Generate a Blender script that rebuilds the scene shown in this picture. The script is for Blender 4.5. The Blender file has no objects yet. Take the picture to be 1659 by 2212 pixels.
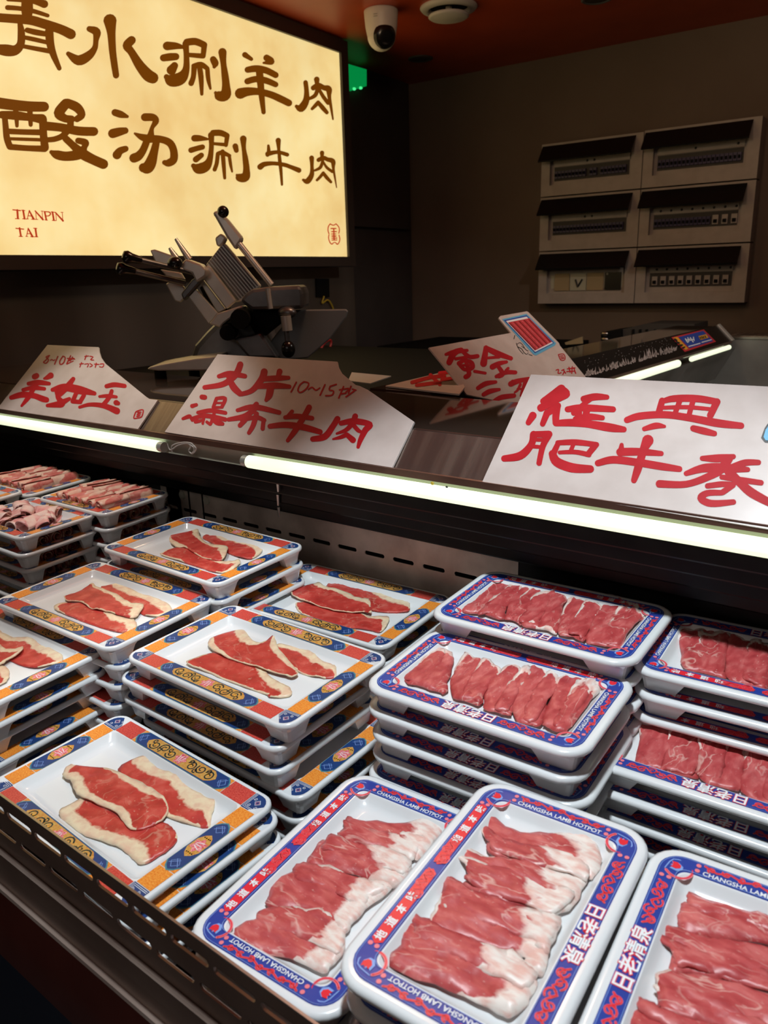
import bpy, bmesh, math, random
from math import sin, cos, pi, radians
from mathutils import Vector, Matrix, noise
from mathutils.geometry import delaunay_2d_cdt

# ------------------------------------------------------------------ camera, world, lights, exposure
scene = bpy.context.scene
COL = scene.collection
IW, IH, FPX = 1659.0, 2212.0, 1690.8
CZ = 1.45                                  # camera height above the floor
PITCH, ROLL, YAW = 0.292834, 0.030089, -0.662888
_fw = Vector((sin(YAW)*cos(PITCH), cos(YAW)*cos(PITCH), -sin(PITCH)))
_r = Vector((cos(YAW), -sin(YAW), 0)); _d = _fw.cross(_r)
RT = (cos(ROLL)*_r + sin(ROLL)*_d); DN = (-sin(ROLL)*_r + cos(ROLL)*_d); FW = _fw
EYE = Vector((0, 0, CZ))
cam_data = bpy.data.cameras.new('camera')
cam = bpy.data.objects.new('camera', cam_data); COL.objects.link(cam)
cam.matrix_world = Matrix(((RT.x, -DN.x, -FW.x, 0), (RT.y, -DN.y, -FW.y, 0), (RT.z, -DN.z, -FW.z, CZ), (0, 0, 0, 1)))
cam_data.sensor_fit = 'VERTICAL'; cam_data.sensor_height = 34.6; cam_data.lens = 34.6*FPX/IH
cam_data.clip_start = 0.02
cam_data.dof.use_dof = True; cam_data.dof.focus_distance = 1.2; cam_data.dof.aperture_fstop = 9.0
scene.camera = cam
scene.view_settings.view_transform = 'Standard'; scene.view_settings.look = 'None'
scene.view_settings.gamma = 1.0; scene.view_settings.use_curve_mapping = False
scene.view_settings.exposure = 0.0
world = bpy.data.worlds.new('world'); scene.world = world; world.use_nodes = True
world.node_tree.nodes['Background'].inputs[0].default_value = (0.55, 0.42, 0.36, 1)
world.node_tree.nodes['Background'].inputs[1].default_value = 0.035

def add_light(name, kind, loc, energy, color, target=None, **kw):
    l = bpy.data.lights.new(name, kind); l.energy = energy; l.color = color
    for k, v in kw.items(): setattr(l, k, v)
    o = bpy.data.objects.new(name, l); COL.objects.link(o); o.location = loc
    if target is not None:
        o.rotation_euler = (Vector(target)-Vector(loc)).to_track_quat('-Z', 'Y').to_euler()
    return o
LAMPS = [  # ceiling downlights over the display case, then an added spot to brighten the corner header
    ((-1.36, 0.55, 2.36), (-1.38, 0.66, 0.95), 43, 48, 0.3, (1.0, 0.97, 0.93)),
    ((-0.26, 0.38, 2.36), (-0.34, 0.54, 0.95), 88, 58, 0.4, (0.86, 0.95, 1.0)),
    ((0.10, 2.1, 2.36), (-0.85, 2.35, 1.25), 42, 80, 0.6, (1.0, 0.9, 0.8)),
]
for lp, tg, en, sz, bl, colr in LAMPS:
    add_light('overhead_spot', 'SPOT', lp, en, colr, tg, spot_size=radians(sz), spot_blend=bl, shadow_soft_size=0.05)
# unseen warm fill added for slicer and ceiling; a back wall wash; added fill from behind the viewer
add_light('slicer_fill', 'POINT', (-1.05, 1.45, 2.22), 8.5, (1.0, 0.72, 0.45), shadow_soft_size=0.08)
add_light('wall_wash', 'SPOT', (-0.6, 2.7, 2.36), 3.2, (1.0, 0.66, 0.42), (-0.55, 3.7, 2.0), spot_size=radians(110), spot_blend=0.9, shadow_soft_size=0.1)
add_light('front_fill', 'AREA', (-0.2, -1.5, 2.25), 3.5, (1.0, 0.86, 0.78), (-0.6, 0.7, 1.0), shape='RECTANGLE', size=1.6, size_y=0.7)

def ray(x, y):
    return RT*((x-IW/2)/FPX) + DN*((y-IH/2)/FPX) + FW
def hit(x, y, p0, n):
    d = ray(x, y); return EYE + d*((Vector(p0)-EYE).dot(n)/d.dot(n))

# ------------------------------------------------------------------ materials
def mat(name, color, rough=0.5, metal=0.0, emit=None, es=1.0, coat=0.0, spec=None):
    m = bpy.data.materials.new(name); m.use_nodes = True
    b = m.node_tree.nodes['Principled BSDF']
    b.inputs['Base Color'].default_value = (*color, 1); b.inputs['Roughness'].default_value = rough
    b.inputs['Metallic'].default_value = metal
    if coat: b.inputs['Coat Weight'].default_value = coat; b.inputs['Coat Roughness'].default_value = 0.05
    if spec is not None: b.inputs['Specular IOR Level'].default_value = spec
    if emit: b.inputs['Emission Color'].default_value = (*emit, 1); b.inputs['Emission Strength'].default_value = es
    return m
def nodes_of(m): return m.node_tree.nodes, m.node_tree.links, m.node_tree.nodes['Principled BSDF']
def noisy(m, c1, c2, scale=20, detail=4, stretch=None, bump=0.0, lo=0.35, hi=0.65, target='Base Color', rough=None):
    N, L, b = nodes_of(m)
    tc = N.new('ShaderNodeTexCoord'); mp = N.new('ShaderNodeMapping'); nz = N.new('ShaderNodeTexNoise'); rp = N.new('ShaderNodeValToRGB')
    L.new(tc.outputs['Object'], mp.inputs[0]); L.new(mp.outputs[0], nz.inputs['Vector']); L.new(nz.outputs[0], rp.inputs[0]); 
    if stretch: mp.inputs['Scale'].default_value = stretch
    nz.inputs['Scale'].default_value = scale; nz.inputs['Detail'].default_value = detail
    rp.color_ramp.elements[0].position = lo; rp.color_ramp.elements[1].position = hi
    rp.color_ramp.elements[0].color = (*c1, 1); rp.color_ramp.elements[1].color = (*c2, 1)
    L.new(rp.outputs[0], b.inputs[target])
    if rough:
        mr = N.new('ShaderNodeMapRange'); L.new(nz.outputs[0], mr.inputs[0]); mr.inputs[3].default_value = rough[0]; mr.inputs[4].default_value = rough[1]
        L.new(mr.outputs[0], b.inputs['Roughness'])
    if bump:
        bp = N.new('ShaderNodeBump'); bp.inputs['Strength'].default_value = bump; bp.inputs['Distance'].default_value = 0.002
        L.new(nz.outputs[0], bp.inputs['Height']); L.new(bp.outputs[0], b.inputs['Normal'])
    return m
M = {}
M['melamine'] = mat('white_melamine', (0.74, 0.76, 0.77), 0.22, coat=0.4)
M['navy'] = mat('navy_print', (0.012, 0.045, 0.17), 0.3)
M['red'] = noisy(mat('red_print', (0.55, 0.04, 0.03), 0.3), (0.50, 0.03, 0.025), (0.66, 0.10, 0.07), 600, 2)
M['orange'] = noisy(mat('orange_print', (0.75, 0.22, 0.02), 0.3), (0.72, 0.17, 0.012), (0.85, 0.36, 0.06), 600, 2)
M['tan'] = noisy(mat('amber_print', (0.68, 0.30, 0.07), 0.3), (0.56, 0.21, 0.035), (0.60, 0.38, 0.10), 400, 2)
M['scroll'] = mat('scroll_print', (0.012, 0.028, 0.03), 0.3)
M['teal'] = mat('teal_print', (0.06, 0.22, 0.26), 0.3)
M['pink'] = noisy(mat('pink_print', (0.7, 0.12, 0.16), 0.3), (0.60, 0.04, 0.07), (0.85, 0.35, 0.36), 500, 2)
M['blue'] = mat('blue_print', (0.022, 0.05, 0.30), 0.3)
M['lightblue'] = mat('pale_blue_print', (0.22, 0.36, 0.72), 0.3)
M['crimson'] = mat('crimson_print', (0.74, 0.025, 0.04), 0.3)
M['coral'] = mat('coral_print', (0.78, 0.20, 0.24), 0.3)
M['printwhite'] = mat('white_print', (0.80, 0.82, 0.84), 0.3)
M['card'] = noisy(mat('printed_card', (0.70, 0.62, 0.58), 0.35), (0.50, 0.42, 0.385), (0.56, 0.48, 0.445), 25, 5)
M['cardedge'] = mat('card_edge', (0.65, 0.6, 0.58), 0.3)
M['ink'] = noisy(mat('red_ink', (0.5, 0.006, 0.014), 0.55, spec=0.2), (0.38, 0.004, 0.010), (0.45, 0.008, 0.016), 30, 3)
M['steel'] = noisy(mat('brushed_steel', (0.5, 0.46, 0.42), 0.3, 1.0), (0.40, 0.36, 0.33), (0.58, 0.53, 0.48), 30, 4, (0.3, 1, 12), rough=(0.22, 0.42))
M['backpanel'] = noisy(mat('worn_steel_panel', (0.33, 0.29, 0.25), 0.4, 0.2), (0.50, 0.42, 0.35), (0.78, 0.68, 0.58), 14, 8, rough=(0.25, 0.5))
M['canopy'] = noisy(mat('canopy_steel', (0.3, 0.22, 0.18), 0.25, 0.85), (0.24, 0.17, 0.14), (0.34, 0.26, 0.21), 6, 4, (14, 1, 1), rough=(0.2, 0.32))
M['lipface'] = noisy(mat('lip_steel', (0.22, 0.12, 0.09), 0.3, 0.7), (0.16, 0.08, 0.06), (0.25, 0.14, 0.1), 10, 3)
M['black'] = mat('black_gloss', (0.008, 0.008, 0.008), 0.22)
M['slat'] = noisy(mat('black_slat', (0.004, 0.004, 0.004), 0.3, spec=0.25), (0.003, 0.003, 0.003), (0.007, 0.007, 0.007), 20, 4, rough=(0.25, 0.4))
M['slatglint'] = mat('slat_bead_highlight', (0.5, 0.48, 0.46), 0.35, 0.4)  # pale bead: the louvers' edge highlight is put into its colour
M['canopytop'] = noisy(mat('canopy_gloss', (0.12, 0.085, 0.065), 0.05, 0.7), (0.10, 0.07, 0.055), (0.14, 0.10, 0.075), 5, 3, rough=(0.03, 0.07))
M['matteblack'] = mat('black_matte', (0.008, 0.008, 0.008), 0.7, spec=0.1)
M['rail'] = noisy(mat('bronze_steel', (0.3, 0.22, 0.18), 0.42, 0.35), (0.28, 0.20, 0.165), (0.36, 0.27, 0.225), 12, 5, rough=(0.3, 0.45))
M['bumper'] = noisy(mat('dark_red_panel', (0.15, 0.035, 0.025), 0.45), (0.13, 0.03, 0.02), (0.18, 0.045, 0.033), 8, 5)
M['base'] = mat('blue_black_base', (0.02, 0.032, 0.06), 0.5)
M['deck'] = mat('dark_deck', (0.03, 0.028, 0.027), 0.4, 0.5)
M['baysteel'] = noisy(mat('bay_steel', (0.3, 0.3, 0.29), 0.35, 0.5), (0.26, 0.26, 0.25), (0.34, 0.34, 0.33), 8, 3)
M['tube'] = mat('tube_glow', (0.9, 0.95, 0.85), 0.3, emit=(0.90, 1.0, 0.68), es=1.0)
M['tubecap'] = mat('tube_cap', (0.55, 0.56, 0.52), 0.35, 0.6)
M['reflector'] = mat('reflector_plate', (0.36, 0.37, 0.30), 0.35, 0.3)
M['wire'] = mat('grey_wire', (0.45, 0.43, 0.4), 0.4)
M['ceiling'] = noisy(mat('red_ceiling', (0.5, 0.06, 0.012), 0.42), (0.46, 0.052, 0.010), (0.54, 0.068, 0.014), 5, 3)
M['wall'] = noisy(mat('taupe_wall', (0.2, 0.145, 0.105), 0.7), (0.145, 0.103, 0.075), (0.165, 0.121, 0.09), 3, 4)
M['walldark'] = noisy(mat('dark_wall', (0.05, 0.042, 0.04), 0.6), (0.045, 0.037, 0.036), (0.058, 0.048, 0.045), 4, 3)
M['splash'] = noisy(mat('steel_splash', (0.26, 0.23, 0.2), 0.4, 0.7), (0.2, 0.17, 0.145), (0.32, 0.285, 0.25), 3, 2, (1, 1, 0.15), rough=(0.3, 0.45))
M['floor'] = noisy(mat('dark_floor', (0.03, 0.03, 0.035), 0.4), (0.022, 0.022, 0.028), (0.04, 0.038, 0.04), 6, 3)
M['frame'] = mat('sign_frame', (0.05, 0.038, 0.032), 0.45)
M['box'] = noisy(mat('panel_plastic', (0.42, 0.37, 0.34), 0.5), (0.40, 0.35, 0.32), (0.45, 0.40, 0.37), 20, 3)
M['breaker'] = mat('breaker_blue', (0.03, 0.02, 0.10), 0.4)
M['smoke'] = mat('smoked_cover', (0.012, 0.011, 0.011), 0.25)
M['boxdark'] = mat('panel_gap', (0.05, 0.045, 0.042), 0.6)
M['cream'] = mat('cream_module', (0.5, 0.5, 0.4), 0.5)
M['cctv'] = mat('camera_white', (0.78, 0.74, 0.68), 0.4)
M['vent'] = mat('vent_white', (0.66, 0.62, 0.58), 0.5)
M['alu'] = noisy(mat('cast_aluminium', (0.6, 0.58, 0.53), 0.35, 0.55), (0.66, 0.63, 0.57), (0.78, 0.75, 0.68), 12, 4, rough=(0.25, 0.42))
M['aludark'] = noisy(mat('dull_aluminium', (0.2, 0.2, 0.2), 0.4, 0.8), (0.14, 0.14, 0.14), (0.26, 0.26, 0.26), 10, 4, rough=(0.3, 0.5))
M['guard'] = mat('grey_guard', (0.17, 0.17, 0.17), 0.5, 0.3)
M['cable'] = mat('red_cable', (0.35, 0.02, 0.02), 0.4)
M['yellow'] = mat('yellow_cord', (0.5, 0.36, 0.03), 0.5)
M['exit'] = mat('green_sign', (0.0, 0.12, 0.02), 0.4, emit=(0.0, 0.22, 0.045), es=1.0)
M['exitled'] = mat('green_led', (0.1, 0.8, 0.3), 0.4, emit=(0.06, 0.75, 0.25), es=1.2)
M['signbrown'] = mat('sign_lettering', (0.08, 0.03, 0.0), 0.6, emit=(0.14, 0.038, 0.001), es=1.0)
M['signred'] = mat('sign_red', (0.2, 0.02, 0.0), 0.6, emit=(0.42, 0.035, 0.008), es=1.0)
M['stickerblue'] = mat('sticker_blue', (0.03, 0.07, 0.36), 0.35)
M['stickersky'] = mat('sticker_sky', (0.12, 0.40, 0.62), 0.35)
M['stickerred'] = mat('sticker_red', (0.55, 0.04, 0.05), 0.35)
M['stickeryellow'] = mat('sticker_yellow', (0.75, 0.36, 0.04), 0.35)
M['frost'] = mat('frost_print', (0.35, 0.30, 0.28), 0.4)
M['doodle'] = mat('black_print', (0.02, 0.02, 0.02), 0.4)
M['cardboard'] = mat('cardboard', (0.42, 0.33, 0.19), 0.7)

def make_signface():
    m = mat('lit_sign_face', (0.6, 0.5, 0.3), 0.6)
    N, L, b = nodes_of(m)
    tc = N.new('ShaderNodeTexCoord'); nz = N.new('ShaderNodeTexNoise'); rp = N.new('ShaderNodeValToRGB'); n2 = N.new('ShaderNodeTexNoise')
    L.new(tc.outputs['Object'], nz.inputs['Vector']); L.new(tc.outputs['Object'], n2.inputs['Vector'])
    nz.inputs['Scale'].default_value = 3.2; nz.inputs['Detail'].default_value = 7; nz.inputs['Roughness'].default_value = 0.6
    e = rp.color_ramp.elements
    e[0].position = 0.3; e[0].color = (0.78, 0.53, 0.19, 1)
    e[1].position = 0.68; e[1].color = (0.91, 0.76, 0.37, 1)
    x = e.new(0.48); x.color = (0.86, 0.65, 0.27, 1)
    L.new(nz.outputs[0], rp.inputs[0])
    L.new(rp.outputs[0], b.inputs['Emission Color'])
    n2.inputs['Scale'].default_value = 1.3
    mr = N.new('ShaderNodeMapRange'); L.new(n2.outputs[0], mr.inputs[0]); mr.inputs[1].default_value = 0.3; mr.inputs[2].default_value = 0.7
    mr.inputs[3].default_value = 0.88; mr.inputs[4].default_value = 1.03; L.new(mr.outputs[0], b.inputs['Emission Strength'])
    return m
M['signface'] = make_signface()

def make_meat(name, c_dark, c_mid, c_light, fat1, fat2, vein=0.5, vscale=28, stretch=None):
    m = mat(name, c_mid, 0.42); N, L, b = nodes_of(m)
    b.inputs['Subsurface Weight'].default_value = 0.0; b.inputs['Coat Weight'].default_value = 0.12; b.inputs['Coat Roughness'].default_value = 0.3
    tc = N.new('ShaderNodeTexCoord')
    oi = N.new('ShaderNodeObjectInfo'); va = N.new('ShaderNodeVectorMath'); va.operation = 'MULTIPLY_ADD'
    L.new(oi.outputs['Location'], va.inputs[0]); va.inputs[1].default_value = (2.3, 2.3, 2.3); L.new(tc.outputs['Object'], va.inputs[2])
    if stretch:
        vs = N.new('ShaderNodeVectorMath'); vs.operation = 'MULTIPLY'; L.new(va.outputs[0], vs.inputs[0]); vs.inputs[1].default_value = stretch; va = vs
    at = N.new('ShaderNodeAttribute'); at.attribute_name = 'fat'
    nz = N.new('ShaderNodeTexNoise'); nz.inputs['Scale'].default_value = 55; nz.inputs['Detail'].default_value = 6; nz.inputs['Distortion'].default_value = 0.4
    L.new(va.outputs[0], nz.inputs['Vector'])
    rp = N.new('ShaderNodeValToRGB'); e = rp.color_ramp.elements
    e[0].position = 0.3; e[0].color = (*c_dark, 1); e[1].position = 0.72; e[1].color = (*c_light, 1); x = e.new(0.5); x.color = (*c_mid, 1)
    L.new(nz.outputs[0], rp.inputs[0])
    # marbling veins: thin ridges of a warped noise
    vn = N.new('ShaderNodeTexNoise'); vn.inputs['Scale'].default_value = vscale; vn.inputs['Detail'].default_value = 3; vn.inputs['Distortion'].default_value = 0.8
    L.new(va.outputs[0], vn.inputs['Vector'])
    s1 = N.new('ShaderNodeMath'); s1.operation = 'SUBTRACT'; L.new(vn.outputs[0], s1.inputs[0]); s1.inputs[1].default_value = 0.5
    s2 = N.new('ShaderNodeMath'); s2.operation = 'ABSOLUTE'; L.new(s1.outputs[0], s2.inputs[0])
    s3 = N.new('ShaderNodeMapRange'); L.new(s2.outputs[0], s3.inputs[0]); s3.inputs[1].default_value = 0.0; s3.inputs[2].default_value = 0.022; s3.inputs[3].default_value = vein; s3.inputs[4].default_value = 0.0
    gate = N.new('ShaderNodeTexNoise'); gate.inputs['Scale'].default_value = 14; L.new(va.outputs[0], gate.inputs['Vector'])
    g2 = N.new('ShaderNodeMapRange'); L.new(gate.outputs[0], g2.inputs[0]); g2.inputs[1].default_value = 0.48; g2.inputs[2].default_value = 0.62
    vm = N.new('ShaderNodeMath'); vm.operation = 'MULTIPLY'; L.new(s3.outputs[0], vm.inputs[0]); L.new(g2.outputs[0], vm.inputs[1])
    mx = N.new('ShaderNodeMix'); mx.data_type = 'RGBA'; L.new(vm.outputs[0], mx.inputs[0]); L.new(rp.outputs[0], mx.inputs[6]); mx.inputs[7].default_value = (*fat2, 1)
    # fine fibres / fat specks
    fb = N.new('ShaderNodeTexNoise'); fb.inputs['Scale'].default_value = 260; fb.inputs['Detail'].default_value = 2; L.new(va.outputs[0], fb.inputs['Vector'])
    f2 = N.new('ShaderNodeMapRange'); L.new(fb.outputs[0], f2.inputs[0]); f2.inputs[1].default_value = 0.66; f2.inputs[2].default_value = 0.74; f2.inputs[4].default_value = 0.45
    mx2 = N.new('ShaderNodeMix'); mx2.data_type = 'RGBA'; L.new(f2.outputs[0], mx2.inputs[0]); L.new(mx.outputs[2], mx2.inputs[6]); mx2.inputs[7].default_value = (*fat2, 1)
    # fat rim
    fn = N.new('ShaderNodeTexNoise'); fn.inputs['Scale'].default_value = 90; fn.inputs['Detail'].default_value = 4; L.new(va.outputs[0], fn.inputs['Vector'])
    fr = N.new('ShaderNodeValToRGB'); fr.color_ramp.elements[0].position = 0.35; fr.color_ramp.elements[0].color = (*fat2, 1); fr.color_ramp.elements[1].position = 0.6; fr.color_ramp.elements[1].color = (*fat1, 1)
    L.new(fn.outputs[0], fr.inputs[0])
    wob = N.new('ShaderNodeMath'); wob.operation = 'MULTIPLY_ADD'; L.new(fn.outputs[0], wob.inputs[0]); wob.inputs[1].default_value = 0.9; L.new(at.outputs['Fac'], wob.inputs[2])
    fm = N.new('ShaderNodeMapRange'); L.new(wob.outputs[0], fm.inputs[0]); fm.inputs[1].default_value = 1.34; fm.inputs[2].default_value = 1.56; fm.inputs[3].default_value = 1.0; fm.inputs[4].default_value = 0.0
    mx3 = N.new('ShaderNodeMix'); mx3.data_type = 'RGBA'; L.new(fm.outputs[0], mx3.inputs[0]); L.new(mx2.outputs[2], mx3.inputs[6]); L.new(fr.outputs[0], mx3.inputs[7])
    L.new(mx3.outputs[2], b.inputs['Base Color'])
    bp = N.new('ShaderNodeBump'); bp.inputs['Strength'].default_value = 0.35; bp.inputs['Distance'].default_value = 0.0015
    L.new(nz.outputs[0], bp.inputs['Height']); L.new(bp.outputs[0], b.inputs['Normal'])
    return m
M['beef'] = make_meat('raw_beef', (0.40, 0.028, 0.022), (0.50, 0.042, 0.032), (0.62, 0.10, 0.075), (0.78, 0.64, 0.43), (0.72, 0.48, 0.33), 0.35)
M['lamb1'] = make_meat('raw_lamb', (0.37, 0.036, 0.040), (0.47, 0.066, 0.068), (0.60, 0.15, 0.14), (0.80, 0.72, 0.66), (0.72, 0.44, 0.38), 0.75, 24, (1.9, 0.75, 1.0))
M['lamb2'] = make_meat('raw_lamb_crosswise', (0.37, 0.036, 0.040), (0.47, 0.066, 0.068), (0.60, 0.15, 0.14), (0.80, 0.72, 0.66), (0.72, 0.44, 0.38), 0.75, 24, (0.75, 1.9, 1.0))
M['pork'] = make_meat('raw_pork', (0.46, 0.07, 0.06), (0.56, 0.13, 0.105), (0.64, 0.25, 0.20), (0.74, 0.50, 0.38), (0.68, 0.36, 0.28), 0.8, 40)
M['porkpale'] = make_meat('pale_pork', (0.62, 0.20, 0.20), (0.70, 0.32, 0.31), (0.78, 0.50, 0.47), (0.80, 0.62, 0.56), (0.76, 0.52, 0.47), 0.8, 40)

# ------------------------------------------------------------------ mesh helpers
class MB:
    """collects geometry with material slots, then links it as ONE mesh object"""
    def __init__(s): s.v = []; s.f = []; s.m = []; s.mats = []; s.sm = []
    def slot(s, m):
        if m not in s.mats: s.mats.append(m)
        return s.mats.index(m)
    def add(s, verts, faces, m, smooth=False):
        o = len(s.v); k = s.slot(m); s.v += [tuple(p) for p in verts]
        for f in faces: s.f.append([i+o for i in f]); s.m.append(k); s.sm.append(smooth)
    def box(s, lo, hi, m, X=None):
        x0, y0, z0 = lo; x1, y1, z1 = hi
        v = [(x0,y0,z0),(x1,y0,z0),(x1,y1,z0),(x0,y1,z0),(x0,y0,z1),(x1,y0,z1),(x1,y1,z1),(x0,y1,z1)]
        if X: v = [X(Vector(p)) for p in v]
        s.add(v, [(0,3,2,1),(4,5,6,7),(0,1,5,4),(1,2,6,5),(2,3,7,6),(3,0,4,7)], m)
    def prism(s, pts, ext, m, mside=None):
        n = len(pts); a = [Vector(p) for p in pts]; b = [p+ext for p in a]
        s.add(a, [list(range(n))], m); s.add(b, [list(range(n))[::-1]], m)
        s.add(a+b, [(i, i+n, (i+1) % n+n, (i+1) % n) for i in range(n)], mside or m)
    def tube(s, pts, r, m, n=10, caps=True):
        pts = [Vector(p) for p in pts]; rs = r if isinstance(r, (list, tuple)) else [r]*len(pts)
        up = Vector((0, 0, 1)); V = []; F = []
        t0 = (pts[1]-pts[0]).normalized()
        a = t0.cross(up) if abs(t0.dot(up)) < 0.95 else t0.cross(Vector((1, 0, 0))); a.normalize()
        for i, p in enumerate(pts):
            t = (pts[min(i+1, len(pts)-1)]-pts[max(i-1, 0)]).normalized()
            a = (a-t*a.dot(t)).normalized(); b = t.cross(a)
            for k in range(n):
                q = 2*pi*k/n; V.append(p+(a*cos(q)+b*sin(q))*rs[i])
        for i in range(len(pts)-1):
            for k in range(n): F.append((i*n+k, i*n+(k+1) % n, (i+1)*n+(k+1) % n, (i+1)*n+k))
        s.add(V, F, m, True)
        if caps: s.add(V[:n], [list(range(n))[::-1]], m); s.add(V[-n:], [list(range(n))], m)
    def sphere(s, c, r, m, sc=(1, 1, 1), nu=14, nv=9):
        V = []; F = []
        for j in range(nv+1):
            th = pi*j/nv
            for i in range(nu): V.append((c[0]+r*sc[0]*sin(th)*cos(2*pi*i/nu), c[1]+r*sc[1]*sin(th)*sin(2*pi*i/nu), c[2]+r*sc[2]*cos(th)))
        for j in range(nv):
            for i in range(nu): F.append((j*nu+i, (j+1)*nu+i, (j+1)*nu+(i+1) % nu, j*nu+(i+1) % nu))
        s.add(V, F, m, True)
    def lathe(s, c, prof, m, n=28):
        V = []; F = []
        for r, z in prof:
            for i in range(n): V.append((c[0]+r*cos(2*pi*i/n), c[1]+r*sin(2*pi*i/n), c[2]+z))
        for j in range(len(prof)-1):
            for i in range(n): F.append((j*n+i, j*n+(i+1) % n, (j+1)*n+(i+1) % n, (j+1)*n+i))
        s.add(V, F, m, True)
    def mesh(s, name):
        me = bpy.data.meshes.new(name); me.from_pydata(s.v, [], s.f)
        for m in s.mats: me.materials.append(m)
        me.polygons.foreach_set('material_index', s.m); me.polygons.foreach_set('use_smooth', s.sm); me.update()
        return me
    def build(s, name, parent=None):
        o = bpy.data.objects.new(name, s.mesh(name)); COL.objects.link(o)
        if parent: o.parent = parent
        return o
def tag(o, label=None, cat=None, group=None, kind=None):
    if label: o['label'] = label
    if cat: o['category'] = cat
    if group: o['group'] = group
    if kind: o['kind'] = kind
    return o
def empty(name, loc=(0, 0, 0), rot=(0, 0, 0)):
    o = bpy.data.objects.new(name, None); COL.objects.link(o); o.location = loc; o.rotation_euler = rot; o.empty_display_size = 0.05
    return o
def link(name, me, parent=None):
    o = bpy.data.objects.new(name, me); COL.objects.link(o)
    if parent: o.parent = parent
    return o
def struct(mb, name, cat=None, label=None):
    o = mb.build(name); o['kind'] = 'structure'
    if label: o['label'] = label
    return o
def bevel(o, w=0.003, seg=2):
    b = o.modifiers.new('bevel', 'BEVEL'); b.width = w; b.segments = seg; b.limit_method = 'ANGLE'; b.angle_limit = radians(40); return o
def rebase(o, loc):
    """move an object's origin to loc without moving its mesh"""
    me = o.data; me.transform(Matrix.Translation(-Vector(loc))); o.location = loc; return o

# brush strokes: polylines with a radius per point, in some 2D space, mapped by `proj` to the surface they are printed on
def crs(pts, sub=5):
    P = [Vector(p) for p in pts]; out = []
    if len(P) == 2: return [P[0].lerp(P[1], i/3) for i in range(4)]
    for i in range(len(P)-1):
        a = P[max(i-1, 0)]; b = P[i]; c = P[i+1]; d = P[min(i+2, len(P)-1)]
        for k in range(sub):
            t = k/sub
            out.append(0.5*((2*b)+(c-a)*t+(2*a-5*b+4*c-d)*t*t+(3*b-a-3*c+d)*t**3))
    out.append(P[-1]); return out
def stroke(mb, pts, proj, m, sub=5, smooth=True):
    P = crs(pts, sub) if smooth else [Vector(p) for p in pts]
    V = []; F = []
    n = len(P)
    for i, p in enumerate(P):
        a = P[max(i-1, 0)]; b = P[min(i+1, n-1)]; t = Vector((b.x-a.x, b.y-a.y)); t = t.normalized() if t.length > 1e-9 else Vector((1, 0))
        nx, ny = -t.y, t.x
        V += [proj(p.x+nx*p.z, p.y+ny*p.z), proj(p.x-nx*p.z, p.y-ny*p.z)]
    for i in range(n-1): F.append((2*i, 2*i+1, 2*i+3, 2*i+2))
    mb.add(V, F, m)
    for p in (P[0], P[-1]):
        mb.add([proj(p.x+p.z*cos(2*pi*k/12), p.y+p.z*sin(2*pi*k/12)) for k in range(12)], [list(range(12))], m)
    if sub >= 4:
        for p in P[sub::sub]:
            mb.add([proj(p.x+p.z*cos(2*pi*k/10), p.y+p.z*sin(2*pi*k/10)) for k in range(10)], [list(range(10))], m)
def crop(x0, y0, s): return lambda x, y: (x0+x/s, y0+y/s)
class _Flat:
    def __init__(s): s.p = []
    def add(s, V, F, m, smooth=False):
        for f in F: s.p.append([V[i] for i in f])
def strokes(mb, text, x0, y0, s, plane, m, sub=5, bold=1.0):
    """text: strokes separated by newlines or ';', each 'x,y,r x,y,r ...' measured in a crop of the photograph; plane = (point, normal).
    Overlapping strokes are merged into one flat print."""
    p0, n = plane; fl = _Flat()
    for ln in text.strip().splitlines():
        for st in ln.split(';'):
            q = [tuple(float(k) for k in a.split(',')) for a in st.split()]; q = [(a, b, c*bold) for a, b, c in q]
            if len(q) >= 2: stroke(fl, q, lambda x, y: (x, y), m, sub)
    V = []; F = []
    for poly_ in fl.p:
        o = len(V); A = sum(poly_[i-1][0]*poly_[i][1]-poly_[i][0]*poly_[i-1][1] for i in range(len(poly_)))
        if abs(A) < 1e-6: continue
        if A < 0: poly_ = poly_[::-1]
        V += [Vector((x+0.0013*((i*37+o) % 11), y+0.0011*((i*53+o) % 13))) for i, (x, y) in enumerate(poly_)]; F.append(list(range(o, o+len(poly_))))
    vo, eo, fo, _, _, _o = delaunay_2d_cdt(V, [], F, 0, 1e-4)
    src = [[(V[i].x, V[i].y) for i in f] for f in F]
    bb = [(min(p[0] for p in q), max(p[0] for p in q), min(p[1] for p in q), max(p[1] for p in q)) for q in src]
    def covered(x, y):
        for q, b in zip(src, bb):
            if b[0] <= x <= b[1] and b[2] <= y <= b[3]:
                r = False
                for i in range(len(q)):
                    (x1, y1), (x2, y2) = q[i-1], q[i]
                    if (y1 > y) != (y2 > y) and x < (x2-x1)*(y-y1)/(y2-y1)+x1: r = not r
                if r: return True
        return False
    keep = [tuple(f) for f in fo if covered(sum(vo[i].x for i in f)/len(f), sum(vo[i].y for i in f)/len(f))]
    mb.add([hit(x0+v.x/s, y0+v.y/s, p0, n) for v in vo], keep, m)
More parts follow.
